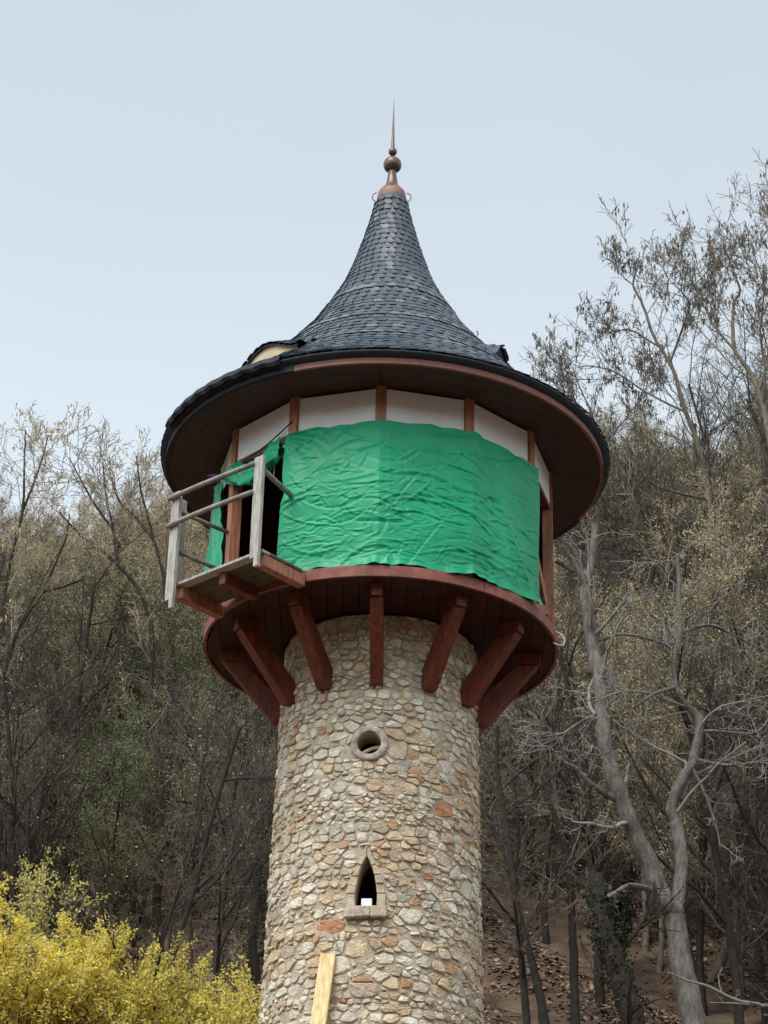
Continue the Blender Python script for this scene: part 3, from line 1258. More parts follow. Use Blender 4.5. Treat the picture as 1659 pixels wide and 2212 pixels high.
ROOF = build_roof()


def build_finial():
    mb = MB()
    mb.lathe([(0.178, 17.535), (0.182, 17.56), (0.168, 17.66), (0.160, 17.685)], 32, c=(0, D))
    root = part(mb, 'finial', [M['finial_copper']], smooth=True)
    mb = MB()
    mb.lathe([(0.160, 17.683), (0.148, 17.70), (0.105, 17.755), (0.075, 17.80), (0.060, 17.90), (0.048, 17.99), (0.052, 18.005), (0.03, 18.02)], 32, c=(0, D))
    ppart(mb, 'neck', [M['bronze']], root, smooth=True)
    mb = MB()
    mb.lathe([(0.112 * math.sin(a), 18.105 - 0.108 * math.cos(a)) for a in np.linspace(0.35, math.pi - 0.1, 18)], 32, c=(0, D))
    ppart(mb, 'ball', [M['bronze']], root, smooth=True)
    mb = MB()
    mb.lathe([(0.02, 18.2), (0.022, 18.26)] + [(0.053 * math.sin(a), 18.305 - 0.055 * math.cos(a)) for a in np.linspace(0.5, math.pi - 0.45, 12)], 24, c=(0, D))
    ppart(mb, 'small_ball', [M['bronze']], root, smooth=True)
    mb = MB()
    mb.lathe([(0.023, 18.35), (0.018, 18.5), (0.012, 18.75), (0.006, 18.95), (0.0015, 19.12)], 16, c=(0, D))
    ppart(mb, 'spike', [M['bronze']], root, smooth=True)
    for a in (-88, 86):
        u, t, up = frame(R(a))
        pts = [np.array([0, D, 17.56]) + u * (0.17 + 0.055 * math.sin(q) + 0.02 * q / 3) + up * (-0.03 * math.cos(q) + 0.028 * q) for q in np.linspace(0, 3.3, 10)]
        mb = MB()
        mb.tube(pts, [0.007] * 10, 6)
        ppart(mb, 'hook', [M['finial_copper']], root, smooth=True)
    # small lightning hook on the right flank
    mb = MB()
    pts = [P3(R(80), 1.0, 15.48) + np.array([0.02 * k, 0, 0.03 * k]) for k in range(4)]
    pts += [pts[-1] + np.array([-0.015, 0, 0.05])]
    mb.tube(pts, [0.008] * 5, 5)
    ppart(mb, 'hook', [M['bronze']], ROOF)


build_finial()

# ------------------------------------------------------------------ tarpaulins, cables, plank
def plan_point(ph, off):
    """point on the 11-sided plan at angle ph, pushed out by off"""
    k = math.floor((ph - PH0) / STEP)
    mid = PH0 + (k + 0.5) * STEP
    rr = (RP * math.cos(STEP / 2) + off) / math.cos(ph - mid)
    return rr


def crease_field(X, Z, seed, n, x0, x1, z0, z1, lean=0.25):
    """height map of thin plastic: many sharp creases between flat facets, long soft drape, faint packing folds"""
    rg = np.random.default_rng(seed)
    H = np.zeros_like(X)
    for k in range(n):
        big = rg.uniform() < 0.15
        L = rg.uniform(0.35, 1.0) if big else rg.uniform(0.07, 0.32)
        w = rg.uniform(0.012, 0.028) if big else rg.uniform(0.006, 0.015)
        amp = rg.uniform(0.006, 0.014) if big else rg.uniform(0.003, 0.010)
        # busier towards the lower middle
        cx = rg.uniform(x0, x1)
        cz = z0 + (z1 - z0) * (rg.beta(1.5, 2.7) if not big else rg.uniform())
        an = rg.normal(0.18 - 0.35 * (cx - x0) / (x1 - x0), lean) if rg.uniform() < 0.72 else rg.uniform(0, math.pi)
        ca, sa = math.cos(an), math.sin(an)
        bend = rg.normal() * (0.9 if big else 2.2)
        u = (X - cx) * ca + (Z - cz) * sa
        t = -(X - cx) * sa + (Z - cz) * ca - bend * u * u
        env = np.clip(1 - (2 * u / L) ** 2, 0, 1)
        sgn = 1 if rg.uniform() < 0.6 else -1
        H += sgn * amp * env * (np.exp(-np.abs(t) / w) - 0.55 * np.exp(-np.abs(t + 1.6 * w) / (1.3 * w)))
    for k in range(7):
        ph = rg.uniform(0, 6.28, 2)
        f = rg.uniform(0.8, 3.0)
        a_ = rg.uniform(0, math.pi)
        H += 0.0065 * np.sin((X * math.cos(a_) + Z * math.sin(a_)) * f * 2.2 + ph[0] + 0.8 * np.sin(X * 1.3 + ph[1]))
    for xf in np.arange(x0 + 0.2, x1, 0.47):
        H += 0.0035 * np.exp(-np.abs(X - xf) / 0.008)
    for zf in np.arange(z0 + 0.3, z1, 0.55):
        H += 0.003 * np.exp(-np.abs(Z - zf) / 0.008)
    return H


def build_tarps():
    nx, nz = 330, 210
    a0, a1 = PH0 - STEP - R(1.5), PH0 + 2 * STEP + R(0.6)
    S, Q = np.meshgrid(np.linspace(0, 1, nx + 1), np.linspace(0, 1, nz + 1))
    A = a0 + (a1 - a0) * S
    rng = np.random.default_rng(8)
    top_wob = np.interp(S, np.linspace(0, 1, 26), 0.012 * rng.normal(size=26))
    bot_wob = np.interp(S, np.linspace(0, 1, 22), 0.010 * rng.normal(size=22))
    ztop = 13.365 + top_wob - 0.035 * np.maximum(0, 1 - S * 12) - 0.03 * np.maximum(0, (S - 0.9) * 10)
    zbot = ZD1 + 0.012 + bot_wob
    Z = ztop + (zbot - ztop) * Q
    X = A * RP
    H = crease_field(X, Z, 5, 560, a0 * RP, a1 * RP, 11.66, 13.37)
    # folds fanning out of the upper left corner, gather towards the lower right corner
    dx, dz = S * 3.0 + 0.02, np.maximum(0, ztop - Z)
    rad, dist = np.arctan2(dz, dx), np.hypot(dx, dz)
    H += 0.010 * np.sin(rad * 15 + 2 * np.sin(dist * 5)) * np.exp(-((dist - 0.3) / 0.35) ** 2)
    dl = (1 - S) * 2.9 - (Z - zbot) * 0.5
    H += 0.030 * np.exp(-np.abs(dl - 0.10) / 0.05) * (0.25 + 0.75 * Q) + 0.014 * np.exp(-np.abs(dl - 0.28) / 0.03) * Q
    # gathered hem along the floor edge
    hem = np.maximum(0, (Q - 0.93) / 0.07)
    H += 0.016 * np.exp(-np.abs(Q - 0.955) / 0.010) * (0.6 + 0.4 * np.sin(X * 7)) + hem * 0.010 * np.sin(X * 31 + 3 * np.sin(X * 6))
    off = 0.055 + H + 0.022 * np.sin(math.pi * Q) + 0.035 * np.maximum(0, (Q - 0.95) / 0.05)
    pull = 0.022 * np.exp(-((Q - 0.42) / 0.07) ** 2) - 0.028 * np.maximum(0, Q - 0.45)
    A2 = A + pull * np.maximum(0, 1 - S * 5)
    vs = []
    for j in range(nz + 1):
        for i in range(nx + 1):
            a2, of = A2[j, i], off[j, i]
            r = 0.72 * plan_point(a2, of) + 0.28 * (RP + of - 0.03)
            vs.append(P3(a2, max(r, plan_point(a2, 0.012)), Z[j, i]))
    W1 = nx + 1
    fs = [(j * W1 + i, j * W1 + i + 1, (j + 1) * W1 + i + 1, (j + 1) * W1 + i) for j in range(nz) for i in range(nx)]
    o = mesh_obj('tarpaulin', vs, fs, M['tarp'], smooth=True)
    prop(o, 'large wrinkled green tarpaulin stretched across the front of the cabin', 'tarpaulin', 'green tarpaulins on the cabin')
    # bunched tarpaulin over the doorway
    A = P3(PH0 + 10 * STEP - R(2), RP + 0.05, 13.20)
    B = P3(PH0 + 11 * STEP - R(3.5), RP + 0.03, 13.17)
    n, m = 120, 56
    vs = []
    for i in range(n + 1):
        s = i / n
        c = A + (B - A) * s + UP * (0.03 * math.sin(s * 9) - 0.06 * math.sin(math.pi * s))
        u, t, _ = frame((PH0 + 10.5 * STEP))
        env = 0.25 + 0.75 * min(1, s / 0.15, (1 - s) / 0.02 + 0.6)
        for k in range(m):
            a = 2 * math.pi * k / m
            ca, sa = math.cos(a), math.sin(a)
            tw = a + 2.2 * s + 0.9 * noise3(s * 3.5, ca, sa, 4)
            fold = 0.55 * math.sin(3 * tw + 5 * s) + 0.35 * math.sin(7 * tw - 9 * s) + 0.6 * (1 - 3 * abs(noise3(s * 6, ca * 0.9, sa * 0.9, 6)))
            rr = (0.088 + 0.032 * fold) * env
            vs.append(c + u * (0.6 * rr * ca) + UP * (1.25 * rr * sa - 0.05 * max(0, noise3(s * 5, 0, 0, 8))))
    fs = [(i * m + k, i * m + (k + 1) % m, (i + 1) * m + (k + 1) % m, (i + 1) * m + k) for i in range(n) for k in range(m)]
    o = mesh_obj('tarpaulin', vs, fs, M['tarp'], smooth=True)
    prop(o, 'bunched green tarpaulin rolled up over the doorway above the balcony', 'tarpaulin', 'green tarpaulins on the cabin')
    # loose tarpaulin on the far left bay
    nx, nz = 60, 110
    a0, a1 = PH0 + 9 * STEP - R(4), PH0 + 10 * STEP - R(4)
    vs = []
    for j in range(nz + 1):
        q = j / nz
        for i in range(nx + 1):
            s = i / nx
            a = a0 + (a1 - a0) * s
            z = 13.40 - (0.72 + 0.5 * s + 0.12 * math.sin(s * 9)) * q
            x = a * RP
            w = 0.02 * noise3(x * 6, z * 2.5, 0, 3) + 0.03 * math.sin(x * 13 + 2 * math.sin(z * 2)) + 0.012 * (1 - 4 * abs(noise3(x * 9 + z * 2, z * 3, 1, 3)))
            r = plan_point(a, max(0.012, 0.05 + w))
            vs.append(P3(a, min(r, RP + 0.1 + w), z))
    W1 = nx + 1
    fs = [(j * W1 + i, j * W1 + i + 1, (j + 1) * W1 + i + 1, (j + 1) * W1 + i) for j in range(nz) for i in range(nx)]
    o = mesh_obj('tarpaulin', vs, fs, M['tarp'], smooth=True)
    prop(o, 'narrow strip of green tarpaulin hanging behind the balcony railing', 'tarpaulin', 'green tarpaulins on the cabin')
    # blue strap end poking out left of the doorway
    mb = MB()
    a = P3(PH0 + 10 * STEP - R(2), RP + 0.06, 13.21)
    mb.tube([a, a + np.array([-0.08, -0.05, 0.0]), a + np.array([-0.17, -0.08, -0.02])], [0.022, 0.02, 0.008], 6)
    o = mb.build('strap', [M['blue']], None, smooth=True)
    prop(o, 'short dark blue strap end sticking out left of the bunched tarpaulin', 'strap')
    # slack dark cord across the white panel over the doorway
    a = P3(PH0 + 11 * STEP, RP + 0.012, 13.50)
    b = P3(PH0 + 10 * STEP + R(8), RP + 0.0, 13.28)
    mb = MB()
    mb.tube([a + (b - a) * s + UP * (-0.03 * math.sin(math.pi * s)) for s in np.linspace(0, 1, 8)], [0.008] * 8, 5)
    o = mb.build('cord', [M['darkcable']], None, smooth=True)
    prop(o, 'dark slack cord running across the white panel over the doorway', 'cord')
    # white string in the doorway
    a = P3(PH0 + 10.72 * STEP, RP - 0.06, 13.15)
    mb = MB()
    mb.tube([a, a + UP * -0.08 + np.array([0.005, 0, 0]), a + UP * -0.2], [0.006, 0.006, 0.005], 5)
    o = mb.build('string', [M['whiteplastic']], None, smooth=True)
    prop(o, 'short white string dangling in the dark doorway', 'string')
    # white cable loop under the right corner
    mb = MB()
    c = P3(R(77), 1.935, 11.56)
    pts = cat_rom([c + np.array(q) for q in ((-0.03, -0.02, 0.10), (0.03, -0.03, 0.07), (0.07, -0.03, 0.0), (0.055, -0.03, -0.055), (0.0, -0.03, -0.06), (-0.05, -0.02, -0.03))], 4)
    mb.tube(pts, [0.009] * len(pts), 6)
    o = mb.build('cable', [M['whiteplastic']], None, smooth=True)
    prop(o, 'white cable loop hanging from the right corner of the deck', 'cable')
    # plank leaning on the shaft
    top = P3(R(-22.2), shaft_r(7.88) + 0.055, 7.885)
    gz = ground_z(-0.95, D - 1.75)
    bot = np.array([-0.78, D - 1.62, gz + 0.01])
    mb = MB()
    d = top - bot
    mb.bar(bot, top, 0.15, 0.05, up=(-math.sin(R(12)), -math.cos(R(12)), 0.1))
    o = mb.build('plank', [M['pine']], None, bevel=0.004)
    prop(o, 'pale new pine plank leaning upright against the stone shaft', 'plank')


build_tarps()

# ------------------------------------------------------------------ vegetation
class QB:
    """collects quads as arrays, one mesh"""
    def __init__(s):
        s.V, s.Q, s.M, s.n = [], [], [], 0

    def add(s, V, Q, mat=0):
        s.V.append(V)
        s.Q.append(Q + s.n)
        s.M.append(np.full(len(Q), mat, dtype=np.int32))
        s.n += len(V)

    def tube(s, P, rad, sides, mat=0):
        n = len(P)
        T = np.gradient(P, axis=0)
        T /= np.linalg.norm(T, axis=1)[:, None] + 1e-9
        ref = np.array([0.31, 0.17, 0.94]) if abs(T[0][2]) < 0.85 else np.array([1.0, 0.1, 0.0])
        A = np.cross(T, ref)
        A /= np.linalg.norm(A, axis=1)[:, None] + 1e-9
        B = np.cross(T, A)
        ang = np.arange(sides) * 2 * math.pi / sides
        V = (P[:, None, :] + rad[:, None, None] * (np.cos(ang)[None, :, None] * A[:, None, :] + np.sin(ang)[None, :, None] * B[:, None, :])).reshape(-1, 3)
        i = np.arange(n - 1)[:, None] * sides
        k = np.arange(sides)[None, :]
        k2 = (k + 1) % sides
        Q = np.stack([i + k, i + k2, i + sides + k2, i + sides + k], axis=-1).reshape(-1, 4)
        s.add(V, Q, mat)

    def leaves(s, C, L, W, rg, mat=0, hang=0.0):
        """diamond leaves at points C; hang = 1 lets them hang straight down"""
        n = len(C)
        if n == 0:
            return
        a = rg.normal(size=(n, 3))
        a /= np.linalg.norm(a, axis=1)[:, None]
        if hang:
            a = a * (1 - hang) + np.array([0, 0, -1.0]) * hang
            a /= np.linalg.norm(a, axis=1)[:, None]
        b = np.cross(a, rg.normal(size=(n, 3)))
        b /= np.linalg.norm(b, axis=1)[:, None] + 1e-9
        l = (L * rg.uniform(0.6, 1.3, n))[:, None]
        w = (W * rg.uniform(0.6, 1.3, n))[:, None]
        V = np.stack([C, C + a * l * 0.5 + b * w * 0.5, C + a * l, C + a * l * 0.5 - b * w * 0.5], axis=1).reshape(-1, 3)
        Q = np.arange(4 * n).reshape(-1, 4)
        s.add(V, Q, mat)

    def mesh(s, name, mats, smooth=False):
        V = np.concatenate(s.V)
        Q = np.concatenate(s.Q)
        Mi = np.concatenate(s.M)
        me = bpy.data.meshes.new(name)
        me.vertices.add(len(V))
        me.vertices.foreach_set('co', V.astype(np.float32).ravel())
        me.loops.add(len(Q) * 4)
        me.loops.foreach_set('vertex_index', Q.astype(np.int32).ravel())
        me.polygons.add(len(Q))
        me.polygons.foreach_set('loop_start', np.arange(0, len(Q) * 4, 4, dtype=np.int32))
        for m in mats:
            me.materials.append(m)
        me.polygons.foreach_set('material_index', Mi)
        if smooth:
            me.polygons.foreach_set('use_smooth', np.ones(len(Q), dtype=bool))
        me.update(calc_edges=True)
        return me


def unit(v):
    return v / (np.linalg.norm(v) + 1e-9)


def grow(p, d, L, r, lev, cfg, rg, out, tips):
    """one branch and its children; out gets (level, points, radii), tips gets end points of the last level"""
    last = lev >= cfg['levels']
    n = 3 if last else (5 if lev else 8)
    pts = [p]
    d = unit(d)
    dirs = [d]
    wn = cfg['wander'][min(lev, len(cfg['wander']) - 1)]
    upw = cfg['up'][min(lev, len(cfg['up']) - 1)]
    for i in range(n):
        d = unit(d + rg.normal(size=3) * wn + np.array([0, 0, upw]))
        p = p + d * (L / n)
        pts.append(p)
        dirs.append(d)
    pts = np.array(pts)
    rad = r * np.linspace(1, 0.45 if not last else 0.3, n + 1)
    out.append((lev, pts, rad))
    if last:
        tips.extend(pts[1:])
        return
    nc = cfg['kids'][lev]
    t0 = cfg['start'][lev]
    for c in range(nc):
        t = t0 + (1 - t0) * (c + rg.uniform(0, 1)) / nc
        i = min(n - 1, int(t * n))
        f = t * n - i
        q = pts[i] * (1 - f) + pts[i + 1] * f
        dd = dirs[i + 1]
        sd = unit(np.cross(dd, rg.normal(size=3)))
        an = rg.uniform(*cfg['angle'])
        cd = dd * math.cos(an) + sd * math.sin(an)
        grow(q, cd, L * cfg['ratio'][lev] * rg.uniform(0.6, 1.15) * (1.1 - 0.45 * t), max(cfg['rmin'], r * (1 - 0.55 * t) * cfg['rr']), lev + 1, cfg, rg, out, tips)


BASE = dict(levels=3, wander=[0.07, 0.13, 0.2, 0.25], up=[0.03, 0.05, 0.06, 0.05], kids=[13, 10, 8], start=[0.22, 0.15, 0.1], angle=(0.4, 0.95), ratio=[0.46, 0.46, 0.5], rr=0.5, rmin=0.006)


def proto(name, seed, H, r0, bud_mat, nb, twig_mat, bark_mat, bud=(0.07, 0.04), stems=1, cfg=None):
    """a whole small tree in one mesh, base at the origin; used in the far wood"""
    rg = np.random.default_rng(seed)
    cfg = dict(BASE, **(cfg or {}))
    out, tips = [], []
    for k in range(stems):
        d = np.array([rg.normal() * (0.08 + 0.22 * (stems > 1)), rg.normal() * (0.08 + 0.22 * (stems > 1)), 1.0])
        grow(np.array([rg.normal() * 0.15 * (stems > 1), rg.normal() * 0.15 * (stems > 1), -0.3]), d, H * rg.uniform(0.85, 1.1), r0 * rg.uniform(0.7, 1.1), 0, cfg, rg, out, tips)
    qb = QB()
    for lev, P, rad in out:
        qb.tube(P, np.maximum(rad, 0.0048), 6 if lev == 0 else (4 if lev == 1 else 3), 0 if lev < 2 else 1)
    T = np.array(tips)
    if nb:
        idx = rg.integers(0, len(T), nb)
        C = T[idx] + rg.normal(size=(nb, 3)) * 0.06
        qb.leaves(C, bud[0], bud[1], rg, 2)
    me = qb.mesh(name, [M[bark_mat], M[twig_mat], M[bud_mat]])
    return me


def build_wood():
    pc = bpy.data.collections.new('wood_kinds')       # kept out of the scene, only used through the instancer
    kinds = []

    def add(*a, **k):
        me = proto(*a, **k)
        o = bpy.data.objects.new('k%02d' % len(kinds), me)
        pc.objects.link(o)
        kinds.append(o)
        return len(kinds) - 1
    tan = [add('budding_tree', 21 + i, 6.2, 0.075, 'bud_tan', 17000, 'twig_tan', 'bark_brown', (0.042, 0.024), 2) for i in range(3)]
    olive = [add('budding_tree', 31 + i, 6.4, 0.08, 'bud_olive', 16000, 'twig_tan', 'bark_brown', (0.046, 0.028), 2) for i in range(3)]
    green = [add('leafing_tree', 41 + i, 5.6, 0.07, 'bud_green', 12000, 'bark_brown', 'bark_dark', (0.055, 0.034), 2) for i in range(2)]
    bare = [add('bare_tree', 51 + i, 7.2, 0.09, 'bud_tan', 300, 'bark_grey2', 'bark_dark', (0.04, 0.025), 1) for i in range(3)]
    scrub = [add('scrub', 61 + i, 2.6, 0.03, 'bud_olive', 1500, 'twig_tan', 'bark_brown', (0.045, 0.028), 4, cfg=dict(kids=[8, 6, 5])) for i in range(2)]
    rg = np.random.default_rng(77)
    pos, rot, scl, idx = [], [], [], []
    y = 32.5
    while y < 65:
        x = -24 + rg.uniform(0, 1.5)
        while x < 26:
            xx, yy = x + rg.normal() * 0.5, y + rg.normal() * 0.6
            z = ground_z(xx, yy)
            u = xx / (yy * 0.17)              # about -1..1 across the view
            up = (z - CZ) / yy                # rough height in the view
            g = noise3(xx * 0.16, yy * 0.16, 0, 3)
            pr = np.zeros(len(kinds))
            if xx < -1:
                w_t = max(0.0, (up - 0.33) * 9)
                w_g = max(0.0, 1.2 - abs(up - 0.345) * 10) * (2.4 if u < -0.3 else 0.5)
                pr[tan] = 0.05 + w_t
                pr[olive] = (0.35 + 0.6 * max(0, g)) * (1 if up > 0.36 else 0.3)
                pr[green] = 0.9 * w_g
                pr[bare] = 1.5 if up < 0.32 else 0.2
            else:
                pr[olive] = (0.55 + 0.8 * max(0, g)) * (1 if up > 0.38 else 0.35) + (0.7 if up > 0.42 else 0)
                pr[bare] = 1.3 if up < 0.40 else 0.5
                pr[tan] = 0.25
                pr[green] = 0.35 if (up < 0.42 and u < 0.45) else 0.1
            pr[scrub] = 0.12
            if yy < 37:
                pr[tan] = 0
                pr[olive] *= 0.25
                pr[bare] += 0.8
            if xx > 6 and yy > 46:
                pr[bare] += 2.2
            pr /= pr.sum()
            k = rg.choice(len(kinds), p=pr)
            near = yy < 38
            if not (near and rg.random() < 0.6) and not (yy < 36 and abs(xx) < 1.5):
                pos.append((xx, yy, z))
                rot.append(rg.uniform(0, 6.28))
                scl.append(rg.uniform(0.58, 0.92) * (1.0 if xx < 5 else (1.15 if (xx < 6.5 or yy < 46 or k not in bare) else 1.15 + 0.045 * (xx - 6.5))))
                idx.append(k)
            x += rg.uniform(0.8, 1.5)
        y += 1.45
    me = bpy.data.meshes.new('hillside_wood')
    me.from_pydata(pos, [], [])
    for nm, arr, ty in (('rot', rot, 'FLOAT'), ('scl', scl, 'FLOAT'), ('idx', idx, 'INT')):
        at_ = me.attributes.new(nm, ty, 'POINT')
        at_.data.foreach_set('value', np.array(arr, dtype=np.float32 if ty == 'FLOAT' else np.int32))
    o = bpy.data.objects.new('hillside_wood', me)
    col.objects.link(o)
    prop(o, 'mass of bare and budding trees covering the steep hillside behind the tower', 'wood', kind='stuff')
    ng = bpy.data.node_groups.new('scatter', 'GeometryNodeTree')
    ng.interface.new_socket('Geometry', in_out='INPUT', socket_type='NodeSocketGeometry')
    ng.interface.new_socket('Geometry', in_out='OUTPUT', socket_type='NodeSocketGeometry')
    N, Lk = ng.nodes.new, ng.links.new
    gi, go = N('NodeGroupInput'), N('NodeGroupOutput')
    ci = N('GeometryNodeCollectionInfo')
    ci.inputs['Collection'].default_value = pc
    ci.inputs['Separate Children'].default_value = True
    ci.inputs['Reset Children'].default_value = True
    ip = N('GeometryNodeInstanceOnPoints')
    ip.inputs['Pick Instance'].default_value = True

    def named(nm, ty):
        a = N('GeometryNodeInputNamedAttribute')
        a.data_type = ty
        a.inputs['Name'].default_value = nm
        return a
    cx = N('ShaderNodeCombineXYZ')
    Lk(named('rot', 'FLOAT').outputs['Attribute'], cx.inputs['Z'])
    Lk(gi.outputs[0], ip.inputs['Points'])
    Lk(ci.outputs[0], ip.inputs['Instance'])
    Lk(named('idx', 'INT').outputs['Attribute'], ip.inputs['Instance Index'])
    Lk(cx.outputs[0], ip.inputs['Rotation'])
    Lk(named('scl', 'FLOAT').outputs['Attribute'], ip.inputs['Scale'])
    Lk(ip.outputs[0], go.inputs[0])
    md = o.modifiers.new('scatter', 'NODES')
    md.node_group = ng


build_wood()


def hero(name, label, limbs, Y, bark, twig, seed, sprouts=None, bud=None, pods=None, cat='tree', group=None, ivy=0, root=True, thin=1.0):
    """a traced tree: limbs = [(points as (px, py, depth offset), r0, r1, sprout count, sprout length)]; trunk and crown are its parts"""
    rg = np.random.default_rng(seed)
    first = [at(p[0], p[1], Y + p[2]) for p in limbs[0][0]]
    if root:
        b = first[0]
        g = ground_z(b[0], b[1])
        base = np.array([b[0] + 0.02 * rg.normal(), b[1], g - 0.12])
        if b[2] > g + 0.25:
            mid = (base + b) / 2 + np.array([rg.normal() * 0.05, rg.normal() * 0.05, 0])
            first = [base, mid] + first if b[2] > g + 1.2 else [base] + first
    else:
        base = first[0]
    e = empty(name, base, label, cat, group)
    qt, qc = QB(), QB()
    off = np.array(base)
    tips = []
    cfg = dict(BASE, levels=2, wander=[0.16, 0.24, 0.3], up=[0.05, 0.04, 0.03], kids=[6, 5], start=[0.2, 0.15], ratio=[0.5, 0.5], rmin=0.006)
    if sprouts:
        cfg.update(sprouts)
    done = []
    for li, (pts, r0, r1, ns, sl) in enumerate(limbs):
        r0, r1 = r0 * thin, r1 * thin
        P = first if li == 0 else [at(p[0], p[1], Y + p[2]) for p in pts]
        if done:
            allc = np.concatenate(done)
            P[0] = allc[np.argmin(np.linalg.norm(allc - P[0], axis=1))]
        C = cat_rom(P, 6)
        done.append(C)
        C = C + rg.normal(size=C.shape) * min(0.008, r0 * 0.06)
        rad = np.linspace(r0, r1, len(C)) * (1 + 0.025 * rg.normal(size=len(C)))
        if li == 0 and root:
            rad[:3] *= np.array([1.35, 1.18, 1.06])
        qt.tube(C - off, rad, 9 if r0 > 0.05 else 6)
        # blunt end
        qt.tube(np.array([C[-1], C[-1] + (C[-1] - C[-2]) * 0.05]) - off, np.array([rad[-1], 0.002]), 9 if r0 > 0.05 else 6)
        seg = np.linalg.norm(np.diff(C, axis=0), axis=1).cumsum()
        for k in range(ns):
            t = 0.25 + 0.75 * (k + rg.uniform()) / ns
            i = min(len(C) - 2, int(np.searchsorted(seg, t * seg[-1])))
            dd = unit(C[i + 1] - C[i])
            sd = unit(np.cross(dd, rg.normal(size=3)))
            an = rg.uniform(0.45, 1.1)
            out = []
            grow(C[i], dd * math.cos(an) + sd * math.sin(an), sl * rg.uniform(0.6, 1.2), max(0.009, rad[i] * 0.33), 0, cfg, rg, out, tips)
            for lev, Q, rd in out:
                qc.tube(Q - off, np.maximum(rd, 0.0055), 4 if lev == 0 else 3)
        if ivy:
            n = ivy
            i = rg.integers(0, max(1, int(len(C) * 0.9)), n)
            c = C[i] + rg.normal(size=(n, 3)) * (rad[i] * 0.9)[:, None] + np.array([0, 0, 0.05])
            qc.leaves(c - off, 0.055, 0.045, rg, 1)
    if tips and bud:
        T = np.array(tips)
        n = bud[1]
        c = T[rg.integers(0, len(T), n)] + rg.normal(size=(n, 3)) * 0.05
        qc.leaves(c - off, bud[2], bud[3], rg, 1)
    if tips and pods:
        T = np.array(tips)
        c = T[rg.integers(0, len(T), pods[0])]
        c = np.repeat(c, pods[1], axis=0) + rg.normal(size=(pods[0] * pods[1], 3)) * 0.05
        qc.leaves(c - off, pods[2], pods[3], rg, 1, hang=0.78)
        qc.leaves(c - off, pods[2], pods[3], rg, 1, hang=0.88)
    m2 = M['ivy'] if ivy else (M[bud[0]] if bud else M['pod'])
    for nm, qb, mats in (('trunk', qt, [M[bark]]), ('crown', qc, [M[twig], m2])):
        if qb.n == 0:
            continue
        o = bpy.data.objects.new(nm, qb.mesh(nm, mats, smooth=(nm == 'trunk')))
        col.objects.link(o)
        o.parent = e
    return e


CURLY = dict(wander=[0.22, 0.3, 0.36], up=[0.02, 0.03, 0.02], angle=(0.5, 1.15), kids=[6, 4], rr=0.42, rmin=0.006)
# big pale grey forked tree on the right
hero('forked_tree', 'big pale grey forked tree with lopped limbs and crooked twigs on the right', [
    ([(1501, 2225, 0), (1472, 2081, 0), (1459, 1972, 0)], 0.20, 0.155, 0, 0),
    ([(1459, 1975, 0), (1430, 1938, -0.1), (1405, 1871, -0.1), (1371, 1804, -0.2), (1346, 1737, -0.3), (1321, 1661, -0.3), (1304, 1594, -0.3), (1302, 1536, -0.2), (1296, 1460, -0.1), (1279, 1389, 0), (1270, 1326, 0), (1264, 1283, 0), (1268, 1256, 0)], 0.150, 0.085, 9, 1.5),
    ([(1268, 1258, 0), (1278, 1215, 0.1), (1284, 1172, 0.1), (1285, 1133, 0.1)], 0.06, 0.062, 0, 0),
    ([(1264, 1266, 0), (1236, 1211, -0.1), (1214, 1179, -0.2)], 0.055, 0.04, 1, 0.5),
    ([(1246, 1240, 0), (1221, 1222, 0), (1199, 1209, -0.1)], 0.042, 0.045, 0, 0),
    ([(1270, 1252, 0), (1282, 1232, 0.2), (1290, 1209, 0.2)], 0.035, 0.025, 0, 0),
    ([(1340, 1742, -0.3), (1279, 1695, -0.5), (1245, 1661, -0.6), (1216, 1645, -0.6)], 0.055, 0.025, 4, 0.8),
    ([(1463, 1968, 0), (1472, 1871, 0.1), (1463, 1787, 0.2), (1451, 1745, 0.2), (1472, 1687, 0.2), (1493, 1653, 0.2), (1505, 1611, 0.2), (1510, 1552, 0.2), (1476, 1519, 0.2), (1459, 1485, 0.1), (1455, 1443, 0.1), (1468, 1368, 0), (1468, 1284, 0), (1464, 1200, 0)], 0.105, 0.03, 14, 1.7),
    ([(1417, 1932, -0.2), (1363, 1913, -0.6), (1320, 1935, -0.9), (1275, 1959, -1.1)], 0.05, 0.025, 0, 0),
    ([(1459, 1485, 0.1), (1418, 1497, -0.3), (1380, 1520, -0.5), (1345, 1545, -0.6)], 0.035, 0.012, 5, 0.9),
    ([(1505, 1640, 0.2), (1560, 1652, 0), (1620, 1650, -0.2), (1670, 1640, -0.4)], 0.035, 0.015, 6, 1.0),
    ([(1500, 1655, 0.2), (1525, 1720, 0.1), (1548, 1790, 0), (1556, 1830, 0)], 0.03, 0.012, 4, 0.6),
    ([(1300, 1540, -0.2), (1255, 1560, -0.4), (1215, 1585, -0.6), (1180, 1590, -0.8)], 0.035, 0.012, 5, 0.9),
    ([(1468, 1370, 0), (1530, 1350, 0.2), (1580, 1370, 0.3), (1640, 1400, 0.3)], 0.03, 0.012, 8, 1.2),
    ([(1280, 1390, 0), (1340, 1370, 0.3), (1400, 1380, 0.3), (1450, 1400, 0.4)], 0.03, 0.012, 8, 1.0),
], 31.0, 'bark_grey', 'twig_pale', 101, sprouts=CURLY)

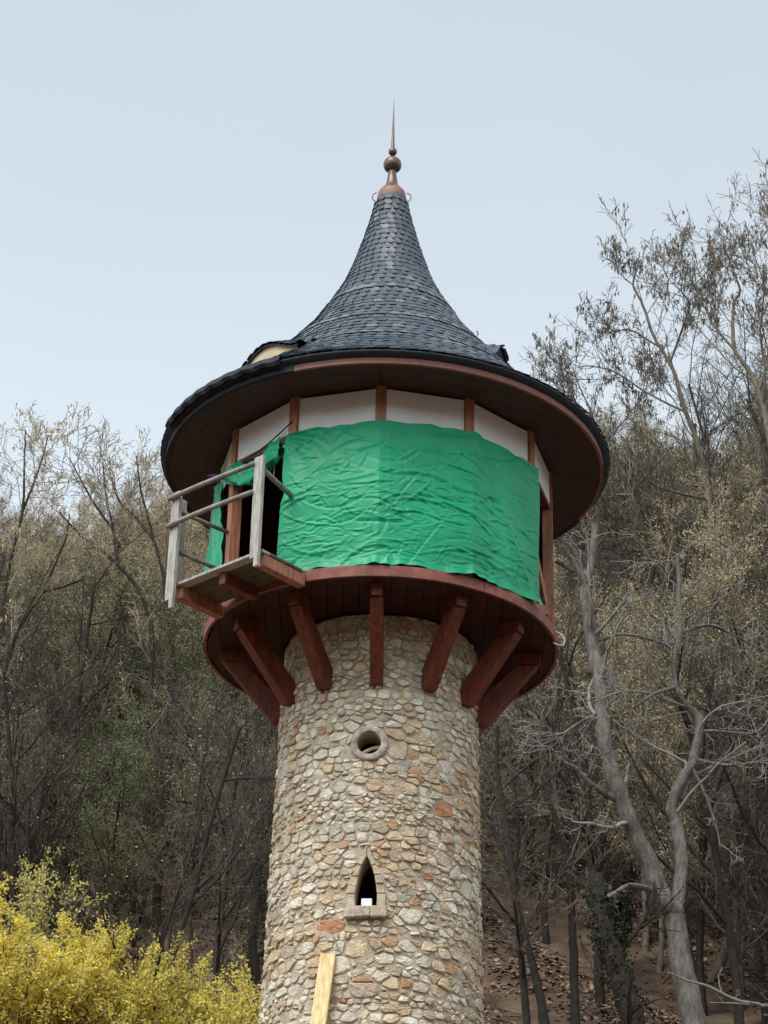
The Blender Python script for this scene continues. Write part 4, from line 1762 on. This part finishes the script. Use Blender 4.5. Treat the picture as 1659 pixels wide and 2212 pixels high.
PODC = dict(wander=[0.14, 0.2, 0.25], up=[0.14, 0.12, 0.06], kids=[7, 6], ratio=[0.5, 0.45], rmin=0.0065)
hero('pod_tree', 'tall bare tree hung with dry seed pods, nearest the roof against the sky', [
    ([(1560, 1240, 0), (1530, 1080, 0), (1509, 966, 0), (1477, 877, 0), (1453, 797, 0), (1413, 728, 0.2), (1389, 660, 0.3), (1368, 616, 0.3), (1377, 576, 0.2), (1382, 544, 0.2)], 0.13, 0.018, 15, 2.1),
    ([(1418, 745, 0.1), (1361, 712, 0.3), (1328, 716, 0.5), (1300, 690, 0.6)], 0.035, 0.012, 9, 1.1),
    ([(1465, 785, 0), (1485, 676, -0.3), (1485, 648, -0.4), (1453, 608, -0.4)], 0.05, 0.014, 12, 1.4),
    ([(1368, 618, 0.3), (1340, 590, 0.4), (1322, 548, 0.5)], 0.022, 0.010, 7, 0.8),
    ([(1480, 885, 0), (1400, 850, 0.6), (1320, 800, 0.9), (1250, 790, 1.0)], 0.045, 0.012, 14, 1.6),
    ([(1527, 1070, 0), (1429, 1054, -0.6), (1380, 1020, -0.8), (1324, 986, -0.9)], 0.05, 0.014, 6, 1.2),
], 41.0, 'bark_brown', 'bark_brown', 103, sprouts=PODC, pods=(300, 2, 0.17, 0.042), thin=0.6)
hero('pod_tree', 'tall bare tree hung with dry seed pods at the right picture edge', [
    ([(1690, 1200, 0), (1659, 929, 0), (1626, 817, 0), (1586, 749, 0), (1586, 656, 0.1), (1598, 628, 0.1), (1575, 560, 0.1), (1561, 532, 0.1)], 0.14, 0.018, 15, 2.2),
    ([(1590, 757, 0), (1537, 696, 0.2), (1525, 656, 0.3), (1505, 620, 0.3), (1500, 564, 0.3)], 0.05, 0.012, 14, 1.4),
    ([(1650, 880, 0), (1652, 797, -0.4), (1642, 708, -0.5), (1650, 620, -0.5), (1626, 540, -0.5)], 0.06, 0.014, 14, 1.5),
    ([(1640, 850, 0), (1680, 700, 0.5), (1690, 560, 0.6), (1665, 440, 0.6)], 0.06, 0.014, 14, 1.5),
], 39.0, 'bark_brown', 'bark_brown', 105, sprouts=PODC, pods=(380, 2, 0.16, 0.042), thin=0.6)
hero('bare_tree', 'low bare twiggy tree peeping over the right eave of the roof', [
    ([(1330, 1150, 0), (1310, 1000, 0), (1280, 900, 0), (1250, 830, 0), (1235, 790, 0)], 0.08, 0.015, 22, 1.7),
    ([(1300, 960, 0), (1370, 880, 0.3), (1400, 810, 0.3)], 0.04, 0.012, 14, 1.5),
    ([(1285, 900, 0), (1225, 850, -0.2), (1195, 800, -0.2)], 0.035, 0.012, 10, 1.0),
], 50.0, 'bark_brown', 'bark_brown', 107, sprouts=PODC, pods=(260, 2, 0.17, 0.045), thin=0.7)

SLIM = dict(wander=[0.12, 0.2, 0.25], up=[0.08, 0.08, 0.06], kids=[6, 5], ratio=[0.5, 0.5], rmin=0.007)
hero('sapling', 'dark thin sapling leaning left above the balcony corner post', [
    ([(330, 1400, 0), (303, 1281, 0), (255, 1222, 0), (218, 1188, 0), (173, 1155, 0), (129, 1107, 0)], 0.06, 0.016, 12, 1.3),
    ([(255, 1222, 0), (244, 1144, 0.2), (229, 1070, 0.3), (222, 1000, 0.3)], 0.04, 0.012, 9, 1.2),
    ([(243, 1146, 0.2), (205, 1090, 0.2), (181, 1048, 0.2), (150, 990, 0.2)], 0.03, 0.011, 9, 1.2),
], 40.0, 'bark_dark', 'twig_tan', 111, sprouts=SLIM, bud=('bud_tan', 750, 0.04, 0.024))
hero('sapling', 'dark thin sapling forking just left of the balcony railing', [
    ([(372, 1420, 0), (356, 1259, 0), (332, 1166, 0), (315, 1100, 0), (303, 1052, 0), (295, 985, 0)], 0.06, 0.013, 12, 1.3),
    ([(330, 1163, 0), (290, 1115, 0.2), (255, 1078, 0.3), (235, 1010, 0.3)], 0.035, 0.012, 9, 1.2),
], 42.0, 'bark_dark', 'twig_tan', 113, sprouts=SLIM, bud=('bud_tan', 650, 0.04, 0.024), pods=(90, 2, 0.12, 0.035))
hero('sapling', 'tall dark sapling rising along the left picture edge', [
    ([(2, 1520, 0), (4, 1388, 0), (15, 1247, 0), (48, 1107, 0), (52, 1020, 0), (55, 930, 0)], 0.07, 0.014, 16, 1.5),
    ([(45, 1115, 0), (85, 1010, 0.3), (105, 940, 0.3)], 0.03, 0.011, 9, 1.3),
], 40.0, 'bark_dark', 'twig_tan', 115, sprouts=SLIM, bud=('bud_tan', 650, 0.04, 0.024), pods=(120, 2, 0.12, 0.035))
hero('sapling', 'dark sapling with a side branch low on the left edge', [
    ([(5, 1500, 0), (30, 1380, 0), (89, 1281, 0), (125, 1203, 0), (144, 1155, 0), (150, 1110, 0)], 0.055, 0.012, 10, 1.2),
    ([(92, 1277, 0), (159, 1259, 0.3), (199, 1240, 0.4), (225, 1205, 0.4)], 0.03, 0.010, 7, 1.0),
], 37.0, 'bark_dark', 'twig_tan', 117, sprouts=SLIM, bud=('bud_tan', 450, 0.04, 0.024))

DARKC = dict(wander=[0.16, 0.22, 0.25], up=[0.05, 0.05, 0.05], kids=[6, 5], ratio=[0.5, 0.5], rmin=0.007)
for nm, lb, limbs, Y, bk, sd, iv in [
    ('ivy_trunk', 'thick dark ivy clad trunk in front of the forked tree', [([(1372, 2225, 0), (1350, 2150, 0), (1325, 2070, 0), (1305, 2000, 0), (1292, 1950, 0), (1286, 1890, 0)], 0.19, 0.11, 3, 1.0), ([(1322, 2060, 0), (1345, 1990, 0.2), (1350, 1930, 0.2)], 0.09, 0.05, 2, 0.8)], 29.0, 'bark_dark', 121, 2200),
    ('bare_tree', 'dark bare tree standing close against the left side of the shaft', [([(552, 2225, 0), (550, 2120, 0), (545, 2030, 0), (555, 1900, 0), (560, 1760, 0), (540, 1640, 0), (505, 1560, 0)], 0.13, 0.03, 12, 1.6), ([(552, 1880, 0), (500, 1790, 0), (430, 1740, 0), (380, 1730, 0)], 0.05, 0.014, 8, 1.2), ([(556, 1760, 0), (530, 1640, 0.3), (455, 1540, 0.3)], 0.05, 0.015, 9, 1.3)], 34.0, 'bark_dark', 123, 0),
    ('bare_tree', 'dark bare tree midway between the yellow shrubs and the shaft', [([(345, 2160, 0), (343, 2050, 0), (338, 1930, 0), (345, 1830, 0), (350, 1720, 0), (340, 1600, 0)], 0.11, 0.03, 16, 1.8), ([(345, 2010, 0), (385, 1950, 0), (400, 1880, 0)], 0.04, 0.014, 6, 1.0)], 35.5, 'bark_dark', 125, 0),
    ('bare_tree', 'thin dark tree right of the shaft with its trunk leaning left', [([(1180, 2225, 0), (1160, 2120, 0), (1130, 2010, 0), (1115, 1930, 0), (1120, 1800, 0), (1110, 1690, 0)], 0.075, 0.02, 14, 1.5)], 33.0, 'bark_dark', 127, 0),
    ('bare_tree', 'slender dark bare tree whose branch reaches towards the right of the shaft', [([(1240, 2100, 0), (1236, 1980, 0), (1225, 1850, 0), (1190, 1740, 0), (1160, 1640, 0), (1150, 1560, 0)], 0.08, 0.02, 12, 1.4), ([(1160, 1640, 0), (1110, 1680, -0.4), (1052, 1740, -0.8)], 0.03, 0.012, 3, 0.8)], 33.5, 'bark_dark', 129, 0),
    ('bare_tree', 'grey brown bare tree directly behind the fork of the pale tree', [([(1595, 2150, 0), (1590, 2000, 0), (1592, 1880, 0), (1580, 1750, 0), (1590, 1600, 0), (1575, 1450, 0)], 0.11, 0.03, 18, 1.8)], 36.0, 'bark_brown', 131, 0),
    ('bare_tree', 'dark bare tree at the lower right picture edge', [([(1655, 2200, 0), (1640, 2060, 0), (1645, 1900, 0), (1630, 1760, 0), (1640, 1600, 0)], 0.10, 0.03, 16, 1.7)], 34.5, 'bark_dark', 133, 0),
]:
    hero(nm, lb, limbs, Y, bk, 'bark_brown' if not iv else 'bark_dark', sd, sprouts=DARKC, ivy=iv)
hero('fallen_branch', 'bleached bare branch reaching in low from the right edge', [
    ([(1720, 2205, 0), (1648, 2173, 0), (1590, 2160, 0), (1531, 2131, 0), (1485, 2118, 0), (1442, 2100, 0)], 0.035, 0.010, 5, 0.5),
    ([(1660, 2178, 0), (1600, 2168, 0), (1535, 2166, 0)], 0.018, 0.008, 2, 0.3),
], 26.5, 'twig_pale', 'twig_pale', 135, sprouts=dict(CURLY, kids=[2, 2]), cat='branch')


def shrub(label, px, py_top, Y, width, stems, flowers, seed, tint):
    """arching stems set with blossom"""
    rg = np.random.default_rng(seed)
    top = at(px, py_top, Y)
    g = ground_z(top[0], Y)
    H = top[2] - g
    base = np.array([top[0], Y, g - 0.05])
    e = empty('forsythia_shrub', base, label, 'shrub', 'yellow flowering shrubs at lower left')
    qs, qf = QB(), QB()
    allp = []
    for k in range(stems):
        a = rg.uniform(0, 6.283)
        rr = width * math.sqrt(rg.uniform(0.02, 1))
        hh = H * rg.uniform(0.62, 1.0) * (1 - 0.28 * (rr / width) ** 2)
        b0 = np.array([math.cos(a), math.sin(a), 0]) * rg.uniform(0.02, 0.18)
        tip = np.array([math.cos(a) * rr, math.sin(a) * rr, hh])
        P = cat_rom([b0, b0 * 1.5 + (tip - b0) * np.array([0.25, 0.25, 0.5]), b0 + (tip - b0) * np.array([0.62, 0.62, 0.88]), tip, tip + np.array([math.cos(a) * 0.22, math.sin(a) * 0.22, rg.uniform(-0.1, 0.18)])], 5)
        P = P + rg.normal(size=P.shape) * 0.02
        qs.tube(P, np.linspace(0.016, 0.005, len(P)), 4)
        allp.append(P[len(P) // 3:])
        for c in range(5):
            i = rg.integers(len(P) // 3, len(P) - 2)
            d = unit(rg.normal(size=3) + np.array([0, 0, 0.7]))
            Q = np.array([P[i], P[i] + d * 0.22, P[i] + d * rg.uniform(0.4, 0.7) + np.array([0, 0, -0.03])])
            qs.tube(Q, np.array([0.008, 0.006, 0.004]), 3)
            allp.append(np.array([Q[0] + (Q[2] - Q[0]) * t for t in np.linspace(0.1, 1, 7)]))
    A = np.concatenate(allp)
    # denser towards the outside and in clumps
    per = rg.multinomial(flowers, [1 / 4] * 4)
    wts = np.clip(A[:, 2] / H, 0.05, 1) ** 1.3
    wts /= wts.sum()
    for mi, n in enumerate(per):
        n = int(flowers * 2.8 * tint[mi])
        c = A[rg.choice(len(A), n, p=wts)] + rg.normal(size=(n, 3)) * 0.035
        qf.leaves(c, 0.058, 0.030, rg, mi)
    for nm, qb, mats in (('stems', qs, [M['bark_brown']]), ('blossom', qf, M['yellow'])):
        o = bpy.data.objects.new(nm, qb.mesh(nm, mats))
        col.objects.link(o)
        o.parent = e
        if nm == 'blossom':
            o['kind'] = 'stuff'


shrub('bright yellow forsythia shrub in the lower left corner', 30, 1975, 30.0, 1.15, 70, 9000, 201, (0.5, 0.25, 0.12, 0.13))
shrub('bright yellow forsythia shrub second from the left corner', 215, 2010, 30.4, 0.95, 60, 7500, 202, (0.45, 0.25, 0.15, 0.15))
shrub('pale yellow forsythia shrub in the middle of the row', 345, 2055, 30.8, 0.7, 40, 3600, 203, (0.25, 0.35, 0.25, 0.15))
shrub('yellow forsythia shrub nearest the stone shaft', 455, 2075, 31.0, 0.75, 42, 4200, 204, (0.25, 0.35, 0.25, 0.15))
shrub('sparse greenish yellow forsythia shrub standing behind the bright ones', 110, 1855, 32.5, 1.1, 34, 1500, 205, (0.08, 0.22, 0.6, 0.10))
shrub('low yellow forsythia shrub at the bottom edge beside the shaft', 520, 2150, 30.2, 0.5, 26, 2200, 206, (0.25, 0.35, 0.25, 0.15))


def build_litter():
    rg = np.random.default_rng(301)
    n = 95000
    x = rg.uniform(-13, 15, n)
    y = rg.uniform(27, 47, n)
    C = np.array([(a, b, ground_z(a, b) + 0.015) for a, b in zip(x, y)])
    C += rg.normal(size=C.shape) * np.array([0, 0, 0.01])
    qb = QB()
    for k in range(3):
        sub = C[k::3]
        m = len(sub)
        ang = rg.uniform(0, 6.28, m)
        a = np.stack([np.cos(ang), np.sin(ang), rg.normal(size=m) * 0.35 + 0.4 * np.sin(ang)], 1)
        b = np.stack([-np.sin(ang), np.cos(ang), rg.normal(size=m) * 0.35 + 0.4 * np.cos(ang)], 1)
        l = rg.uniform(0.025, 0.07, m)[:, None]
        V = np.stack([sub - a * l, sub - b * l * 0.6, sub + a * l, sub + b * l * 0.6], 1).reshape(-1, 3)
        qb.add(V, np.arange(4 * m).reshape(-1, 4), k)
    for k in range(900):
        a, b = rg.uniform(-12, 14), rg.uniform(28, 44)
        an = rg.uniform(0, 6.28)
        L = rg.uniform(0.2, 0.9)
        pts = []
        for t in (0, 0.5, 1):
            xx, yy = a + math.cos(an) * L * t + rg.normal() * 0.02, b + math.sin(an) * L * t + rg.normal() * 0.02
            pts.append((xx, yy, ground_z(xx, yy) + 0.03 + 0.06 * rg.uniform()))
        qb.tube(np.array(pts), np.array([0.011, 0.009, 0.005]), 3, int(rg.integers(1, 3)))
    o = bpy.data.objects.new('fallen_leaves', qb.mesh('fallen_leaves', M['leaf_litter']))
    col.objects.link(o)
    prop(o, 'brown fallen leaves and sticks strewn over the wooded slope', 'leaves', kind='stuff')


build_litter()
